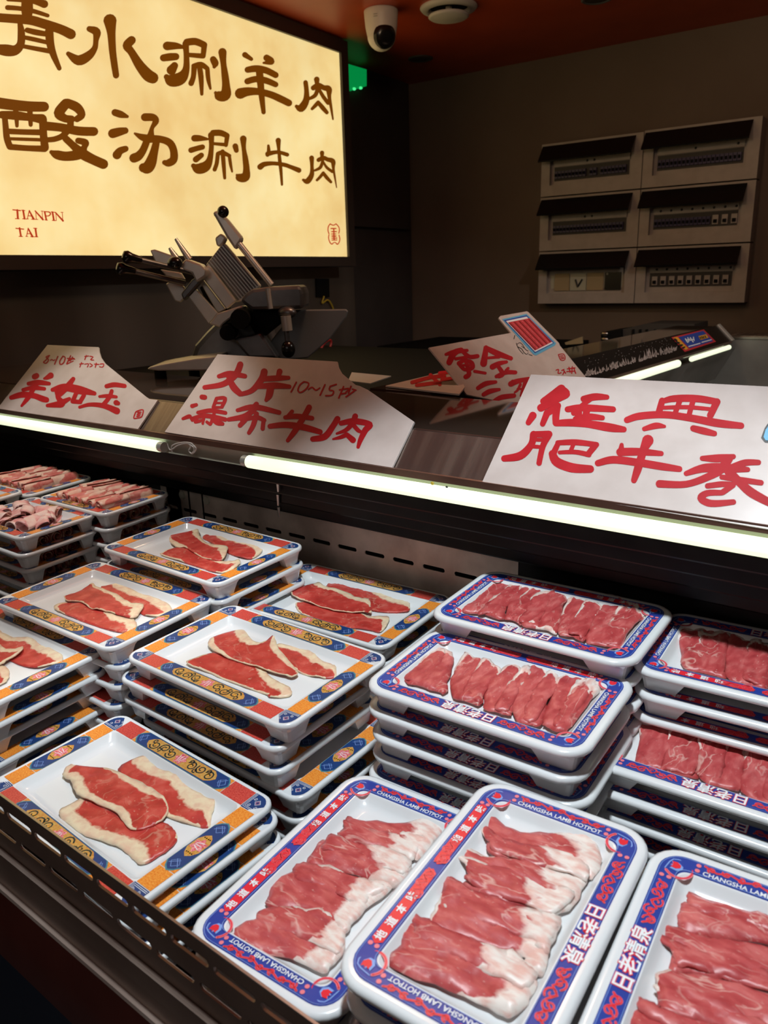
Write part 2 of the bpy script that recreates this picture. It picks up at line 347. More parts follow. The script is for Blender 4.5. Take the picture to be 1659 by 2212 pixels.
# ------------------------------------------------------------------ the room
Z = lambda z: z + CZ
WA, SA = radians(2.27), radians(-4.31)
wd = Vector((cos(WA), sin(WA), 0)); wn = Vector((sin(WA), -cos(WA), 0))       # back wall: along, out of the wall
sd = Vector((sin(SA), cos(SA), 0)); sn = Vector((cos(SA), -sin(SA), 0))       # left wall: along, out of the wall
WP = Vector((-1.2, 3.76, 0)); SP = Vector((-2.3, 1.917, 0)); LP = SP - sn*0.2
CEIL = Z(0.95)
mb = MB(); mb.box((-4, -3, -0.1), (4, 4.6, 0), M['floor']); struct(mb, 'floor')
mb = MB(); mb.box((-3.6, -0.6, CEIL), (3.0, 4.6, CEIL+0.1), M['ceiling']); struct(mb, 'ceiling')
mb = MB(); mb.prism([WP+wd*u+Vector((0, 0, z)) for u, z in ((-1.45, 0), (3.6, 0), (3.6, CEIL), (-1.45, CEIL))], -wn*0.12, M['wall']); struct(mb, 'wall_back')
mb = MB(); mb.prism([LP+sd*u+Vector((0, 0, z)) for u, z in ((-3.2, 0), (1.79, 0), (1.79, CEIL), (-3.2, CEIL))], -sn*0.12, M['walldark']); struct(mb, 'wall_left')
# panelling on the left wall: raised upper panel beyond the sign, steel splashback below it
def lwp(off): return (LP+sn*off, sn)
def lw(u, z, off): return LP+sd*u+sn*off+Vector((0, 0, Z(z)))
mb = MB(); mb.prism([lw(u, z, 0.03) for u, z in ((1.12, 0.235), (1.735, 0.235), (1.735, 0.90), (1.12, 0.90))], -sn*0.028, M['walldark'])
o = struct(mb, 'trim_1'); bevel(o, 0.004)
mb = MB(); mb.prism([lw(u, z, 0.075) for u, z in ((-1.1, -1.45), (1.13, -1.45), (1.13, 0.045), (-1.1, 0.045))], -sn*0.073, M['splash'])
tag(mb.build('steel_splashback'), 'brushed steel splashback panel below the lit menu sign', 'wall panel')

# ------------------------------------------------------------------ illuminated sign
S_R = (hit(741, 330, SP, sn)-SP).dot(sd); S_L = -1.25
SZ0, SZ1 = Z(0.0865), Z(0.8955)
root = empty('lightbox_sign', SP+Vector((0, 0, SZ0))); tag(root, 'large illuminated yellow menu sign with brown calligraphy on the left wall', 'sign')
def place(mb, name, parent, r=None):
    o = mb.build(name); o.data.transform(Matrix.Translation(-parent.location)); o.parent = parent; return o
def sp(s, z, off): return SP+sd*s+sn*off+Vector((0, 0, z))
mb = MB(); mb.prism([sp(s, z, 0.0) for s, z in ((S_L, SZ0), (S_R, SZ0), (S_R, SZ1), (S_L, SZ1))], -sn*0.02, M['signface']); place(mb, 'lit_face', root)
mb = MB(); fw_ = 0.048
for a, b, c, d in ((S_L-fw_, S_R+fw_, SZ0-0.04, SZ0), (S_L-fw_, S_R+fw_, SZ1, SZ1+0.05), (S_R, S_R+fw_, SZ0, SZ1), (S_L-fw_, S_L, SZ0, SZ1)):
    mb.prism([sp(s, z, 0.012) for s, z in ((a, c), (b, c), (b, d), (a, d))], -sn*0.19, M['frame'])
place(mb, 'frame', root)
SGN = (SP+sn*0.0012, sn)
mb = MB(); K = M['signbrown']
strokes(mb, """80,-5,18 220,0,22 330,10,26 440,40,38
75,75,24 200,85,22 330,110,22 475,155,18
-60,172,42 120,185,42 300,200,45 430,235,45 600,290,45 705,340,48
270,-10,52 270,100,55 270,190,40
200,240,25 212,330,35 205,440,38 150,500,48 60,500,55 -40,485,42
490,310,40 500,430,38 530,540,32 590,680,22
270,300,25 360,322,28 470,340,25
240,372,20 340,392,22 480,425,20
230,460,20 360,485,22 500,510,24
890,288,28 960,318,40 955,400,26 942,480,28 880,555,42 780,600,48 680,535,22
1095,205,62 1108,330,40 1120,500,34 1138,640,32 1155,750,30
1310,400,40 1265,455,42 1310,520,36 1390,650,46 1470,745,56 1520,775,54""", 0, 0, 4.608, SGN, K, 5, 1.07)
strokes(mb, """155,148,34 230,148,26 290,160,12
125,245,28 175,238,30 225,235,28;190,345,38 215,308,28
315,118,28 385,112,28 455,140,26;457,145,22 448,230,20
320,220,17 440,230,20;305,130,25 312,230,22 308,340,28 265,410,48 190,430,46 150,400,22
370,310,18 430,300,22 480,330,18;375,320,22 368,400,20 350,452,22
415,300,20 430,400,21 437,540,13;482,335,18 490,420,17 507,495,10
530,258,26 545,290,28 538,318,14;605,198,32 613,290,23 625,380,27 634,470,31 630,545,42 580,555,38 550,530,14
788,220,22 840,255,15;965,245,26 1002,275,26 940,286,9
810,342,24 880,333,27 960,347,26 1038,385,24
808,436,24 880,418,25 960,430,25 1038,462,22
750,535,42 810,520,34 900,520,27 1000,545,27 1080,580,28 1145,612,27
905,340,28 915,450,27 925,560,23 940,688,17
1282,445,18 1290,520,19 1285,595,26 1245,655,30 1208,640,14
1373,420,22 1376,470,14;1345,490,20 1385,468,20 1430,488,20 1470,500,25 1475,560,15 1490,650,11 1505,745,7
1382,495,16 1360,550,16 1312,578,12;1390,495,12 1422,555,15 1465,612,16
1385,608,16 1360,635,15 1335,660,12;1385,608,15 1420,650,18 1455,690,15""", 320, 60, 3.770, SGN, K, 5, 1.07)
strokes(mb, """-40,130,47 100,150,46 250,165,44 395,168,42
15,240,32 150,248,38 280,265,32 375,278,42
40,240,24 50,340,26 62,450,28 88,525,28;385,280,34 388,400,32 402,535,34
90,528,26 250,540,25 400,545,28;140,190,24 148,270,20 152,340,15;268,210,24 275,330,18
60,388,24 220,395,24 385,398,26;85,455,14 230,460,15 380,465,15
590,140,42 528,225,44 580,272,34 640,280,32;605,135,38 690,175,40 732,240,32 690,278,28
630,280,30 632,340,28;405,340,38 550,355,36 700,385,38 840,390,38
595,390,32 560,430,26 490,458,24 420,465,22
700,472,26 765,490,30 755,530,26 720,590,42 600,612,40 510,598,38 460,575,18
590,455,30 660,520,32 740,590,45 830,640,42 925,682,42
1030,220,30 1085,238,30 1140,256,14;1010,408,40 1070,392,36 1122,382,28;1048,600,38 1075,565,32 1125,545,26
1298,262,34 1370,265,32 1395,298,28 1362,360,18 1350,430,32
1208,408,10 1270,440,28 1340,455,34 1440,460,30 1520,492,32 1555,560,32 1555,640,34 1510,672,32 1475,668,22
1312,485,30 1280,560,32 1240,610,38 1200,628,40;1400,490,30 1378,580,36 1350,670,48 1320,715,50 1285,715,40""", 0, 190, 4.1475, SGN, K, 5, 1.07)
strokes(mb, """175,125,30 225,125,27 300,133,11;142,238,25 195,222,24 250,208,24;188,325,28 240,285,24
350,75,28 420,75,28 480,98,24;484,100,22 472,190,18;345,175,14 470,186,17;332,95,28 335,200,22 320,320,28 280,390,46 210,412,46 165,385,22
395,270,18 440,262,21 505,290,17;395,275,19 385,360,19 365,420,19;440,250,20 450,370,19 460,500,14;505,300,15 515,370,15 530,440,9
560,200,26 570,240,22;635,130,30 640,220,20 655,320,26 665,420,30 655,490,40 600,496,36 575,472,12
965,145,24 970,230,15 980,340,17 990,430,15 1000,562,11;872,195,12 875,250,18 864,280,20
865,272,22 960,256,17 1050,280,18;795,395,27 835,370,23 920,362,18 1020,375,19 1080,395,19 1160,427,23
1280,310,22 1283,390,16 1280,470,22 1240,530,26 1200,518,12;1378,262,20 1378,310,13
1345,330,19 1390,310,19 1430,325,19 1480,343,23 1485,410,13 1500,500,9 1515,590,5
1385,340,14 1362,400,15 1312,428,11;1392,350,9 1422,400,13 1475,440,14;1390,452,15 1360,490,14 1330,520,12;1390,452,14 1420,493,17 1462,538,13""", 380, 270, 4.366, SGN, K, 5, 1.07)
place(mb, 'calligraphy', root)
mb = MB(); K = M['signred']
strokes(mb, """230,192,8 365,207,8;310,198,14 320,345,14;275,350,6 345,354,6;415,205,13 440,352,13;385,200,6 445,206,6;405,352,6 480,358,6
525,205,7 490,355,6;525,208,9 600,355,15;505,300,6 565,306,6;565,362,6 625,362,6;470,356,5 510,357,5
640,215,5 650,360,5;630,212,9 770,368,13;755,225,5 765,360,5;735,215,5 780,218,5;625,365,5 680,365,5
800,228,12 830,372,12;800,226,6 880,232,9 905,268,10 870,302,8 825,302,6;800,372,5 855,378,5
940,235,13 965,378,13;915,230,6 975,237,6;935,382,6 1000,386,6;1000,240,5 1010,385,5;992,240,9 1130,390,13;1115,245,5 1125,380,5;1090,238,5 1130,240,5
285,525,8 425,540,8;350,520,13 375,665,13;340,668,6 405,672,6;505,525,7 475,670,6;505,525,9 580,670,15;490,620,6 550,622,6;460,668,5 500,672,5;545,675,5 620,678,5
635,530,13 655,670,13;600,522,6 660,526,6;625,675,6 680,678,6""", 0, 430, 8.295, SGN, K, 2, 1.3)
place(mb, 'latin_print', root)
mb = MB()
strokes(mb, """740,280,24 860,410,24 895,560,24 865,700,24;480,280,24 620,345,24 740,280,24;480,280,24 395,420,24 385,590,24 430,720,24
430,770,24 410,900,24 440,1040,24 500,1150,26 570,1185,26 640,1120,22 720,1120,22 800,1195,26 880,1110,24 915,950,24 875,790,24
520,490,28 740,490,26;550,630,26 760,630,26;540,735,22 740,735,22;560,830,30 740,830,30;560,920,26 780,920,26;560,1005,24 780,1005,24;640,490,30 660,1005,30""", 690, 470, 20.74, SGN, K, 4)
place(mb, 'seal_print', root)

# ------------------------------------------------------------------ refrigerated display case
CX0, CX1 = -2.25, 1.0
def extr(mb, prof, x0, x1, m, smooth=False):
    n = len(prof)
    V = [(x0, y, Z(z)) for y, z in prof]+[(x1, y, Z(z)) for y, z in prof]
    mb.add(V, [(i, i+1, i+n+1, i+n) for i in range(n-1)], m, smooth)
def solid(mb, prof, x0, x1, m):
    n = len(prof); V = [(x0, y, Z(z)) for y, z in prof]+[(x1, y, Z(z)) for y, z in prof]
    mb.add(V, [(i, (i+1) % n, (i+1) % n+n, i+n) for i in range(n)]+[list(range(n))[::-1], list(range(n, 2*n))], m)
DECK = lambda y: -0.69+0.04*(y-0.42)
case = empty('display_case', (-0.6, 0.66, 0))
tag(case, 'long open refrigerated display case holding all the stacked meat trays', 'display case')
mb = MB(); solid(mb, [(0.316, DECK(0.316)), (0.985, DECK(0.985)), (0.985, DECK(0.985)-0.05), (0.316, DECK(0.316)-0.05)], CX0, CX1, M['deck']); place(mb, 'deck', case)

def slotted(mb, x0, x1, z0, z1, rows, y, th, m, inner):
    """vertical plate facing -y with rounded slots: rows = (z, height, width, pitch, phase)"""
    zs = [z0]+[(rows[i][0]+rows[i+1][0])/2 for i in range(len(rows)-1)]+[z1]
    for k, (zc, h, w, pitch, ph) in enumerate(rows):
        a, b = zs[k], zs[k+1]; n0 = math.floor((x0-ph)/pitch); n1 = math.ceil((x1-ph)/pitch)
        for i in range(n0, n1):
            xa, xb = ph+(i-0.5)*pitch, ph+(i+0.5)*pitch; xc = (xa+xb)/2; N = 6
            ring = []
            for s, c0 in ((1, -pi/2), (-1, pi/2)):
                for j in range(N+1):
                    q = c0+pi*j/N; ring.append((xc+s*(w/2-h/2)+h/2*cos(q), zc+h/2*sin(q)))
            n = len(ring); out = []
            for (X, ZZ) in ring:
                dx, dz = X-xc, ZZ-zc
                out.append((xc+(pitch/2 if dx > 0 else -pitch/2), ZZ))
            # outer loop: corners + straight sides, fan strips between
            H = [(X, y, Z(q)) for X, q in ring]; Hb = [(X, y+th, Z(q)) for X, q in ring]
            mb.add(H+Hb, [(j, (j+1) % n, (j+1) % n+n, j+n) for j in range(n)], inner)
            half = N+1
            right = ring[:half]; left = ring[half:]
            V = [(X, y, Z(q)) for X, q in right]+[(xb, y, Z(a)), (xb, y, Z(b))]
            mb.add(V, [[half]+[half+1]+list(range(half))[::-1]], m)
            V = [(X, y, Z(q)) for X, q in left]+[(xa, y, Z(b)), (xa, y, Z(a))]
            mb.add(V, [[half, half+1]+list(range(half))[::-1]], m)
            r0, r1, l0, l1 = right[0], right[-1], left[0], left[-1]
            mb.add([(l1[0], y, Z(l1[1])), (r0[0], y, Z(r0[1])), (xb, y, Z(a)), (xa, y, Z(a))], [(3, 2, 1, 0)], m)
            mb.add([(r1[0], y, Z(r1[1])), (l0[0], y, Z(l0[1])), (xa, y, Z(b)), (xb, y, Z(b))], [(3, 2, 1, 0)], m)
RY = 0.31
mb = MB()
slotted(mb, CX0, CX1-0.05, -0.604, -0.5265, [(-0.5763, 0.0085, 0.0526, 0.0595, -0.729), (-0.5448, 0.0085, 0.0498, 0.0559, -0.746)], RY, 0.0025, M['rail'], M['rail'])
extr(mb, [(RY, -0.5265), (RY+0.0006, -0.5252), (RY+0.0030, -0.5252), (RY+0.0036, -0.5265), (RY+0.0036, -0.541)], CX0, CX1, M['steel'])
place(mb, 'slotted_rail', case)
mb = MB(); extr(mb, [(RY, -0.604), (RY-0.0008, -0.6025), (RY-0.004, -0.6025), (RY-0.006, -0.6045), (RY-0.006, -0.628)], CX0, CX1, M['rail'])
extr(mb, [(RY-0.006, -0.628), (RY-0.007, -0.6485), (RY-0.012, -0.6485), (RY-0.013, -0.652), (RY-0.010, -0.658)], CX0, CX1, M['rail']); place(mb, 'front_ledge', case)
mb = MB(); extr(mb, [(RY-0.010, -0.658), (RY-0.014, -0.70), (RY-0.016, -0.755), (RY-0.010, -0.767)], CX0, CX1, M['bumper'], True)
for x in (-0.95, -0.345): mb.tube([(x, RY-0.0105, Z(-0.658)), (x, RY-0.0145, Z(-0.70)), (x, RY-0.0165, Z(-0.755))], 0.0012, M['rail'], 6)
place(mb, 'bumper_panel', case)
mb = MB(); solid(mb, [(RY-0.008, -0.767), (0.95, -0.767), (0.95, -1.45), (0.40, -1.45), (0.40, -1.36), (RY-0.008, -1.34)], CX0, CX1, M['base']); place(mb, 'base_cabinet', case)
# steel back panel with a row of slots
mb = MB()
slotted(mb, -1.33, -0.55, -0.50, -0.405, [(-0.459, 0.0075, 0.043, 0.0614, -0.858)], 0.99, 0.002, M['backpanel'], M['backpanel'])
extr(mb, [(0.99, -0.50), (0.99, -0.72)], -1.36, -0.5197, M['backpanel'])
mb.box((-1.36, 0.99, Z(-0.50)), (-1.315, 0.992, Z(-0.405)), M['backpanel'])
place(mb, 'slotted_back_panel', case)
mb = MB(); extr(mb, [(1.0, -0.38), (1.0, -0.75)], CX0, CX1, M['matteblack']); extr(mb, [(0.991, -0.40), (0.991, -0.73)], CX0, -1.36, M['slat']); extr(mb, [(0.991, -0.40), (0.991, -0.73)], -0.5197, CX1, M['slat'])
for x in (-1.285, -1.242): mb.box((x-0.001, 0.9875, Z(-0.53)), (x+0.001, 0.9905, Z(-0.407)), M['matteblack'])
place(mb, 'rear_duct', case)
for x in (-1.306, -1.229):
    mb = MB(); mb.tube([(x, 0.9905, Z(-0.427)), (x, 0.9865, Z(-0.427))], 0.0085, M['cream'], 16); place(mb, 'screw_cap', case)
for i in range(4):   # black louvers below the lamp strip
    y = 0.888+0.0255*i; z = -0.304-0.0262*i
    mb = MB(); mb.tube([(CX0, y-0.0004, z-0.0230), (CX1, y-0.0004, z-0.0230)], 0.0013, M['slatglint'], 8, False); extr(mb, [(y+0.026, z+0.002), (y+0.001, z), (y, z-0.001), (y, z-0.0215), (y+0.0012, z-0.0238), (y+0.003, z-0.0242), (y+0.03, z-0.022)], CX0, CX1, M['slat']); place(mb, 'louver', case)
# canopy: sloped front where the price cards lean, flat top behind
mb = MB(); extr(mb, [(0.90, -0.285), (0.8845, -0.2705), (0.9335, -0.2195)], CX0, CX1, M['canopy']); solid(mb, [(0.8845, -0.2706), (0.9335, -0.2196), (0.9335, -0.30), (0.90, -0.285)], CX0, CX1, M['canopy']); place(mb, 'sloped_front', case)
mb = MB(); solid(mb, [(0.9336, -0.2195), (0.9365, -0.2175), (1.215, -0.2170), (1.225, -0.222), (1.225, -0.30), (0.9336, -0.30)], CX0, CX1, M['canopytop']); bevel(place(mb, 'canopy_top', case), 0.0008, 1)
mb = MB(); solid(mb, [(0.8785, -0.2672), (0.8845, -0.2672), (0.8865, -0.277), (0.8785, -0.277)], CX0, CX1, M['lipface']); place(mb, 'lip', case)
mb = MB(); extr(mb, [(0.8795, -0.277), (0.8875, -0.2785), (0.8900, -0.286), (0.8895, -0.297), (0.8845, -0.3045)], CX0, CX1, M['reflector'], True); place(mb, 'reflector', case)
xg0 = hit(352, 968, (0, 0.885, 0), Vector((0, 1, 0))).x; xg1 = hit(545, 1008, (0, 0.885, 0), Vector((0, 1, 0))).x
for a, b in ((CX0+0.02, xg0), (xg1, -0.02)):
    mb = MB(); mb.tube([(a, 0.8790, Z(-0.2930)), (b, 0.8790, Z(-0.2930))], 0.0108, M['tube'], 16); t = place(mb, 'light_tube', case)
    for e, s in ((a, -1), (b, 1)):
        mb = MB(); mb.tube([(e, 0.8790, Z(-0.2930)), (e+0.013*s, 0.8790, Z(-0.2930))], 0.0098, M['tubecap'], 14); c = mb.build('tube_cap'); c.data.transform(Matrix.Translation(-case.location)); c.parent = t
def wpt(x, y): return hit(x, y, (0, 0.877, 0), Vector((0, 1, 0)))
mb = MB()
for pts in (((362, 958), (368, 972), (385, 962), (405, 958), (418, 966)), ((372, 976), (372, 963), (392, 956), (414, 958), (420, 972), (414, 980)), ((404, 956), (412, 964), (408, 974), (416, 980), (424, 970), (418, 962))):
    mb.tube([wpt(p.x, p.y) for p in crs([(a, b, 0) for a, b in pts])], 0.0013, M['wire'], 6)
place(mb, 'lamp_wire', case)
mb = MB(); q = wpt(934, 1044); mb.sphere(q, 0.003, M['yellow'], (1, 0.5, 0.8)); place(mb, 'yellow_screw', case); mb = MB(); q = wpt(965, 1052); mb.sphere(q, 0.002, M['doodle'], (1, 0.5, 0.8)); place(mb, 'dark_screw', case)
# drips of ice on the louvers
mb = MB()
for x, y0, y1, Y in ((600, 1043, 1062, 0.911), (600, 1068, 1092, 0.938), (602, 1095, 1116, 0.965), (972, 1090, 1104, 0.911)):
    mb.tube([hit(x, y0, (0, Y-0.003, 0), Vector((0, 1, 0))), hit(x+1, y1, (0, Y-0.002, 0), Vector((0, 1, 0)))], [0.003, 0.0018], M['tubecap'], 8)
place(mb, 'ice_drip', case)

# ------------------------------------------------------------------ return leg of the counter on the right
ra = radians(-1.0); rd = Vector((sin(ra), cos(ra), 0)); RX = -0.78
rc = empty('corner_display_case', (-0.6, 2.2, 0)); tag(rc, 'second display case running back from the corner with frost-pattern black header', 'display case')
def along(mb, prof, y0, y1, m, closed=True):
    n = len(prof); V = [(x, y0, Z(z)) for x, z in prof]+[(x, y1, Z(z)) for x, z in prof]
    F = [(i, (i+1) % n, (i+1) % n+n, i+n) for i in range(n if closed else n-1)]
    if closed: F += [list(range(n))[::-1], list(range(n, 2*n))]
    mb.add(V, F, m)
mb = MB(); along(mb, [(-0.787, -0.2695), (-0.8385, -0.2165), (-0.8415, -0.215), (-0.985, -0.2145), (-0.985, -0.32), (-0.80, -0.30)], 1.228, 3.12, M['canopytop']); place(mb, 'canopy', rc)
mb = MB(); along(mb, [(-0.7795, -0.2655), (-0.8345, -0.2105), (-0.837, -0.213), (-0.782, -0.268)], 1.84, 3.11, M['black']); hd = place(mb, 'header_panel', rc)
mb = MB(); along(mb, [(-0.776, -0.263), (-0.8325, -0.2065), (-0.8385, -0.2125), (-0.782, -0.269)], 3.11, 3.135, M['alu']); place(mb, 'end_trim', rc)
mb = MB(); along(mb, [(-0.7795, -0.266), (-0.786, -0.266), (-0.786, -0.274), (-0.7795, -0.274)], 1.25, 3.12, M['lipface']); place(mb, 'lip', rc)
mb = MB(); mb.tube([(-0.7795, 1.5, Z(-0.2865)), (-0.7795, 2.50, Z(-0.2865))], 0.0115, M['tube'], 14); place(mb, 'light_tube', rc)
mb = MB(); mb.tube([(-0.7795, 2.64, Z(-0.2865)), (-0.7795, 3.08, Z(-0.2865))], 0.0085, M['tube'], 14); place(mb, 'light_tube', rc)
mb = MB(); along(mb, [(-0.787, -0.30), (-0.85, -0.42), (-0.86, -0.60), (-0.1, -0.60), (0.9, -0.60)], 1.23, 3.2, M['baysteel'], False); mb.box((-0.86, 3.2, Z(-0.62)), (0.9, 3.215, Z(-0.262)), M['baysteel']); mb.box((-0.86, 1.227, Z(-0.62)), (0.9, 1.232, Z(-0.30)), M['baysteel']); place(mb, 'steel_well', rc)
mb = MB(); mb.box((-0.84, 3.195, Z(-0.264)), (0.9, 3.235, Z(-0.258)), M['steel']); mb.box((-0.84, 3.2, Z(-0.259)), (0.9, 3.35, Z(-0.2535)), M['canopy']); place(mb, 'rear_ledge', rc)
mb = MB(); mb.box((-0.97, 1.24, 0), (0.9, 3.3, Z(-0.62)), M['base']); place(mb, 'base_cabinet', rc)
RN = Vector((1, 0, 1)).normalized(); RPL = (Vector((-0.7795, 0, Z(-0.2655)))+RN*0.0006, RN); RPL2 = (Vector((-0.7795, 0, Z(-0.2655)))+RN*0.0011, RN)
k3 = crop(1220, 660, 3.779)
def poly(mb, pts, cr, plane, m): mb.add([hit(*cr(x, y), *plane) for x, y in pts], [list(range(len(pts)))], m)
random.seed(4); mb = MB()
for i in range(150):      # frost blades printed along the lower edge of the header
    t = random.random(); x = 165+t*740; yb = 572-(x-165)*0.287+ (0 if x > 450 else 0); h = random.uniform(15, 62)*(1.25 if 640 < x < 760 else 0.8)
    w = random.uniform(4, 9); lean = random.uniform(-18, 18); sft = random.uniform(-6, 20)
    y0 = min(yb+10-sft, 575)
    poly(mb, [(x-w, y0), (x+w, y0), (x+lean, y0-h)], k3, RPL, M['frost'])
place(mb, 'frost_band', rc); mb = MB()
for i in range(70):
    t = random.random(); x = 160+t*720; y = 470-(x-160)*0.27+random.uniform(-30, 40); r = random.uniform(1, 3)
    poly(mb, [(x-r, y), (x, y+r), (x+r, y), (x, y-r)], k3, RPL, M['frost'])
place(mb, 'frost_specks', rc)
mb = MB()
poly(mb, [(870, 260), (1135, 195), (1235, 295), (980, 378)], k3, RPL, M['stickerred']); poly(mb, [(885, 262), (920, 256), (1008, 352), (985, 362)], k3, RPL2, M['stickeryellow'])
poly(mb, [(928, 258), (1130, 206), (1212, 290), (1018, 348)], k3, RPL2, M['stickerblue'])
R3 = (RPL2[0]+RN*0.0006, RN)
poly(mb, [(1090, 250), (1155, 234), (1175, 262), (1108, 281)], k3, R3, M['stickeryellow'])
strokes(mb, "985,272,5 1003,300,5;1005,262,4 1012,296,4;1000,280,4 1022,274,4;1025,262,4 1048,298,4;1020,285,4 1050,275,4;1050,258,4 1056,285,4;1012,334,4 1105,308,4;1120,300,4 1196,279,4", 1220, 660, 3.779, R3, M['printwhite'], 2)
R4 = (RPL2[0]+RN*0.001, RN)
strokes(mb, "1104,258,4 1112,272,4;1116,254,4 1126,268,4;1130,252,4 1138,266,4;1144,248,4 1152,262,4;900,275,8 915,285,6;915,300,9 935,305,6;940,325,9 960,322,6;965,345,7 980,338,5", 1220, 660, 3.779, R4, M['doodle'], 2)
place(mb, 'label_sticker', rc)
# ------------------------------------------------------------------ price cards
CP = Vector((0, 0.88, Z(-0.268))); CN = Vector((0, -1, 1)).normalized()
def price_card(name_pts, cr, plane, label, inks, extra=None, base=None):
    p0, n = plane
    pts = [hit(*cr(x, y), p0, n) for x, y in name_pts]
    root = empty('price_card', base or pts[-1]); tag(root, label, 'price card', 'hand-lettered price cards')
    mb = MB(); mb.prism(pts, -n*0.003, M['card'], M['cardedge']); place(mb, 'board', root)
    for k, (txt, sub) in enumerate(inks):
        mb = MB(); strokes(mb, txt, *cr.args, (p0+n*0.0004, n), M['ink'], sub, 1.0 if k else 1.2); place(mb, ('lettering', 'small_lettering', 'stamp', 'tiny_lettering')[k], root)
    if extra: extra(root, p0, n)
    return root
def crp(*a):
    f = crop(*a)
    def g(x, y): return f(x, y)
    g.args = a; return g
c1 = crp(0, 720, 3.6065)
price_card([(370, 90), (768, 108), (772, 145), (785, 185), (820, 235), (1140, 495), (1165, 512), (1228, 520), (1075, 745), (-20, 586), (0, 560)], c1, (CP, CN),
  'white card with red calligraphy at the far left end of the lit lip', [("""270,338,19 285,330,18;395,328,20 365,345,14 345,352,8
222,392,13 300,383,18 382,392,12;180,440,12 260,424,15 345,432,12;88,500,15 170,478,20 260,485,18 330,510,20 362,518,18;290,390,15 262,430,15 220,500,16 168,565,8
570,355,14 520,420,20 450,490,16;410,440,14 500,420,24 620,440,26 735,468,14;440,450,14 450,480,16;450,500,14 480,545,24 440,555,20 370,562,12;600,450,14 570,520,14;600,455,14 655,470,14 625,530,14;565,530,14 625,535,14;480,540,20 540,510,12
830,412,14 890,400,16 970,410,14;870,450,13 850,500,14 800,560,14;775,492,9 840,488,13 905,495,10;620,575,10 700,555,13 810,565,17 910,605,22;905,540,18 920,545,14""", 5),
   ("""385,172,5 358,185,5 378,205,5 360,232,5 338,225,5 360,205,5 385,172,5;392,210,4 405,203,4 415,212,4 428,205,4;450,180,5 425,240,5;490,178,5 508,190,5 495,230,5 470,242,5 466,215,5 490,178,5;525,195,5 580,200,5;550,175,5 520,235,5;565,185,5 545,215,5;540,210,5 575,195,5;520,240,4 570,215,4""", 3), ("""660,180,4 690,176,4;672,172,4 660,205,4;700,178,4 725,185,4 705,205,4 730,208,4;620,240,4 650,236,4;635,228,4 622,262,4;660,240,4 690,238,4 680,262,4;700,235,4 720,250,4 700,262,4;735,240,4 770,242,4;750,232,4 742,264,4;780,240,4 808,238,4 800,262,4 775,260,4""", 3), ("""1058,612,5 1085,600,5 1115,598,5 1108,640,5 1095,655,5 1070,660,5 1042,662,5 1050,630,5 1058,612,5;1072,618,5 1098,614,5;1068,632,5 1094,628,5;1064,646,5 1090,642,5;1082,612,5 1074,650,5""", 3)])
c2 = crp(340, 740, 2.860)
price_card([(372, 72), (1112, 118), (1118, 150), (1140, 190), (1225, 262), (1250, 268), (1300, 292), (1587, 490), (1450, 772), (45, 552)], c2, (CP, CN),
  'white card with red calligraphy and a clipped right corner, middle of the lip', [("""380,208,11 450,193,16 540,207,12;512,135,16 485,195,17 410,255,15 292,277,12;440,215,12 470,275,18 510,315,15
660,180,18 645,225,18 585,295,14 520,318,12;755,178,15 745,215,12;650,225,14 740,220,15 810,217,10;615,272,12 720,265,17 815,272,11;700,275,19 690,325,18 672,355,10
275,336,13 292,338,13;215,392,11 240,384,9;158,470,8 195,456,11 205,462,8;215,480,8 240,468,12;235,490,9 262,484,9;365,345,9 418,345,10 398,398,9;365,345,9 345,400,9;356,373,6 405,373,6;345,400,7 400,400,7
250,432,9 330,420,12 420,434,10;210,470,9 300,452,12 418,475,12;290,445,9 280,500,7;350,440,9 330,500,8;340,470,11 370,492,16 402,502,10;305,490,8 325,505,8;250,490,6 270,478,6
612,380,13 585,410,13;495,418,10 600,398,15 752,432,12;600,410,14 540,455,15 440,475,11;520,480,9 610,462,12 660,480,11;540,480,13 510,512,12;612,440,13 592,510,13 565,558,10;655,485,11 650,532,11
937,400,15 910,450,15 850,545,15 805,605,10;790,462,11 860,455,14 955,467,12;832,425,10 800,462,10;695,517,13 790,508,16 900,522,17 1005,552,14
1112,472,16 1085,515,15 1035,580,17 960,596,14;1222,455,15 1212,480,13;1135,498,13 1215,485,16 1312,505,15 1285,540,16 1255,600,13 1240,645,9
1205,500,13 1165,540,11 1108,562,6;1205,500,11 1240,542,11 1272,556,6;1170,568,12 1130,585,10 1085,596,5;1170,568,12 1208,602,16""", 5),
   ("""858,245,5 826,305,5;905,242,5 935,252,5 920,285,5 885,308,5 868,295,5 880,262,5 905,242,5;932,290,4 955,276,5 978,294,5 1003,280,4;1035,260,5 1005,325,5;1105,258,5 1068,270,5;1068,270,5 1062,292,5 1088,300,5 1078,325,5 1040,328,5
1125,292,5 1180,283,5;1150,272,5 1120,342,5;1130,318,5 1165,312,5;1196,270,5 1180,312,5;1165,305,5 1182,292,5;1205,288,5 1226,294,5;1215,300,5 1165,335,5""", 3)])
c3 = crp(1020, 780, 2.596)
def c3extra(root, p0, n):
    mb = MB(); f = c3
    q = (p0+n*0.0005, n); q2 = (p0+n*0.001, n)
    poly(mb, [(1640, 375), (1665, 340), (1790, 350), (1760, 470), (1640, 455), (1620, 430)], f, q, M['doodle'])
    poly(mb, [(1645, 385), (1668, 355), (1780, 362), (1752, 455), (1645, 443), (1634, 425)], f, q2, M['stickersky']); place(mb, 'dish_sticker', root)
